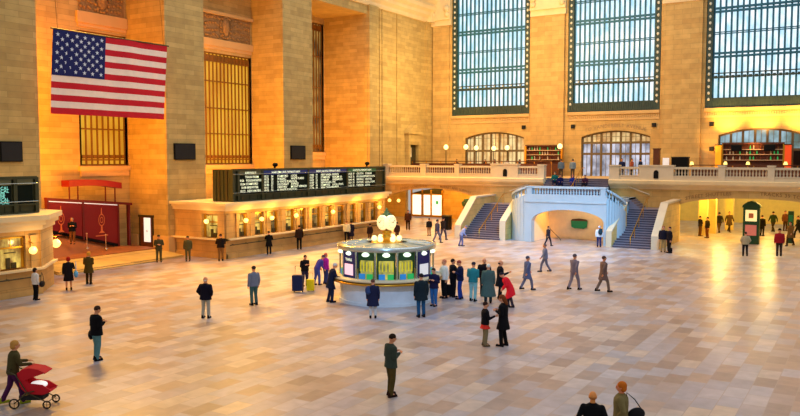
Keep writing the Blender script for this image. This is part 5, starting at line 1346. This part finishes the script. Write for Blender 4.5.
# ------------------------------------------------------------------ light
def area(name, loc, aim, size, size_y, power, col, spread=PI):
    l = bpy.data.lights.new(name, 'AREA'); l.shape = 'RECTANGLE'; l.size = size; l.size_y = size_y; l.energy = power; l.color = lin(col); l.spread = spread
    o = bpy.data.objects.new(name, l); COL.objects.link(o); o.location = loc
    o.rotation_euler = (Vector(aim)-Vector(loc)).to_track_quat('-Z', 'Y').to_euler(); return o
def spot(name, loc, aim, power, col, ang=60, blend=.6, r=.15):
    l = bpy.data.lights.new(name, 'SPOT'); l.energy = power; l.color = lin(col); l.spot_size = math.radians(ang); l.spot_blend = blend; l.shadow_soft_size = r
    o = bpy.data.objects.new(name, l); COL.objects.link(o); o.location = loc
    o.rotation_euler = (Vector(aim)-Vector(loc)).to_track_quat('-Z', 'Y').to_euler(); return o
def point(name, loc, power, col, r=.1):
    l = bpy.data.lights.new(name, 'POINT'); l.energy = power; l.color = lin(col); l.shadow_soft_size = r
    o = bpy.data.objects.new(name, l); COL.objects.link(o); o.location = loc; return o
AM = (255, 160, 20); WA = (255, 206, 130)
# amber floodlights in the bays, thrown up and across from the hidden side of each pier
for i, (x0, x1, yb, pw) in enumerate(((28.63, 38.43, 47.0, 1.0), (42.15, 51.17, 46.5, 1.0), (55.11, 63.78, 48.2, 1.0))):
    area('bay_flood_and_wash', (x0+.4, 44.9, 10), (x1, 45.2, 10), 2.2, 12, 1050*pw, AM)
    area('bay_flood_and_wash', ((x0+x1)/2, 43.4, 4.6), ((x0+x1)/2, 47, 12), 6, .5, 300*pw, AM)
for x in (33.5, 46.6, 59.5): area('bay_flood_and_wash', (x, 43.6, 19.5), (x-2, 30, 0), 5, 1, 2500, (255, 190, 76), 1.7)  # warm wash added to gild the floor in front of the bays
# big soft fill light added high over the hall
area('hall_fill_light', (44, 14, 34), (46, 13, 0), 60, 34, 7500, (236, 240, 255))
area('wall_fill_light', (64, 30, 20), (76.5, 30, 14), 14, 2, 2200, WA)  # added fill that brightens the far wall, no fixture there
area('wall_fill_light', (69, 36, 14), (70, 43, 14), 9, 8, 700, (255, 214, 130))  # golden fill added for the far end of the left wall
# warm wash on the far wall over the right arch
for y in (12, 9, 6, 3.5): spot('wall_wash', (74.6, y, 9.7), (76.5, y, 10.7), 1300, (255, 190, 90), 100, .9)
spot('wall_wash', (74.4, 13.4, 7.2), (76.5, 13.2, 8.8), 300, (255, 190, 90), 80, .9)
for y in (29.9, 28.2): spot('sconce_light', (XF-.62, y, 8.1), (XF-.3, y, 11), 600, (255, 226, 170), 60, .9, .05)
# under the balcony
for x, y in ((71, 11.2), (70.6, 7.6), (75.5, 9.4), (75.5, 12.2), (82, 9), (82, 18), (76, 4.5), (73, 2), (70, 14)): point('passage_light', (x, y, 3.9), 340, (255, 214, 100))
for x, y in ((73, 45.5), (74, 41), (73, 35), (76.2, 37), (76, 33)): point('passage_light', (x, y, 3.9), 420, (255, 190, 80))  # last two points have no fixture, added to brighten the wall
spot('recess_light', (62.6, 22.2, 2.9), (62.6, 24.35, 1.2), 420, (255, 170, 40), 90, .8, .05); point('recess_light', (62.4, 21.2, 3.0), 60, (255, 224, 180)); point('recess_light', (62.6, 19.6, 2.9), 60, (255, 214, 150)); 
# ticket office lamps
for x in (40.75, 43.5, 46.3, 48.6, 51.0, 54.5, 57.9): point('office_light', (x, 37.3, 2.9), 80, (255, 200, 96))
point('office_light', (38.2, 39.5, 2.6), 40, WA); point('office_light', (23.6, 35.8, 2.6), 40, WA); point('office_light', (27.3, 39.0, 2.5), 60, WA)
for x in (41, 45, 49, 53, 57): point('booth_light', (x, 39.2, 2.5), 30, WA)
point('booth_light', (22, 37.7, 2.5), 30, WA)
for y in (38, 34, 30, 26): point('balcony_light', (71.2, y, 8.6), 90, WA)
point('bar_light', (75.3, 9.6, 8.2), 60, (255, 180, 90))
point('clock_light', (KX, KY, 4.7), 30, (255, 236, 190))
# cool spots standing in for daylight from the windows behind the viewer
spot('daylight', (30, 4, 26), (58.5, 22.5, 0), 105000, (118, 194, 255), 29, 1.0, 1.0)
spot('daylight', (2, 2, 24), (33, 20, 0), 26000, (150, 196, 255), 26, 1.0, 1.0)  # added to lift and cool the kiosk base
w_ = bpy.data.worlds.new('hall_air'); sc.world = w_; w_.use_nodes = True
bg = w_.node_tree.nodes['Background']; bg.inputs[0].default_value = (*lin((232, 226, 220)), 1); bg.inputs[1].default_value = .55

cam = bpy.data.cameras.new('camera'); co = bpy.data.objects.new('camera', cam); COL.objects.link(co)
co.location = (0, 0, 7.0); cam.sensor_width = 36; cam.lens = 779/800*36; cam.clip_end = 500
yaw = math.atan(480/(779/math.cos(math.atan(51/779)))); pit = math.atan(51/779)
co.rotation_euler = (PI/2-pit, 0, yaw-PI/2)
sc.camera = co
vs = sc.view_settings; vs.view_transform = 'Standard'; vs.look = 'None'; vs.exposure = 0; vs.gamma = 1; vs.use_curve_mapping = False
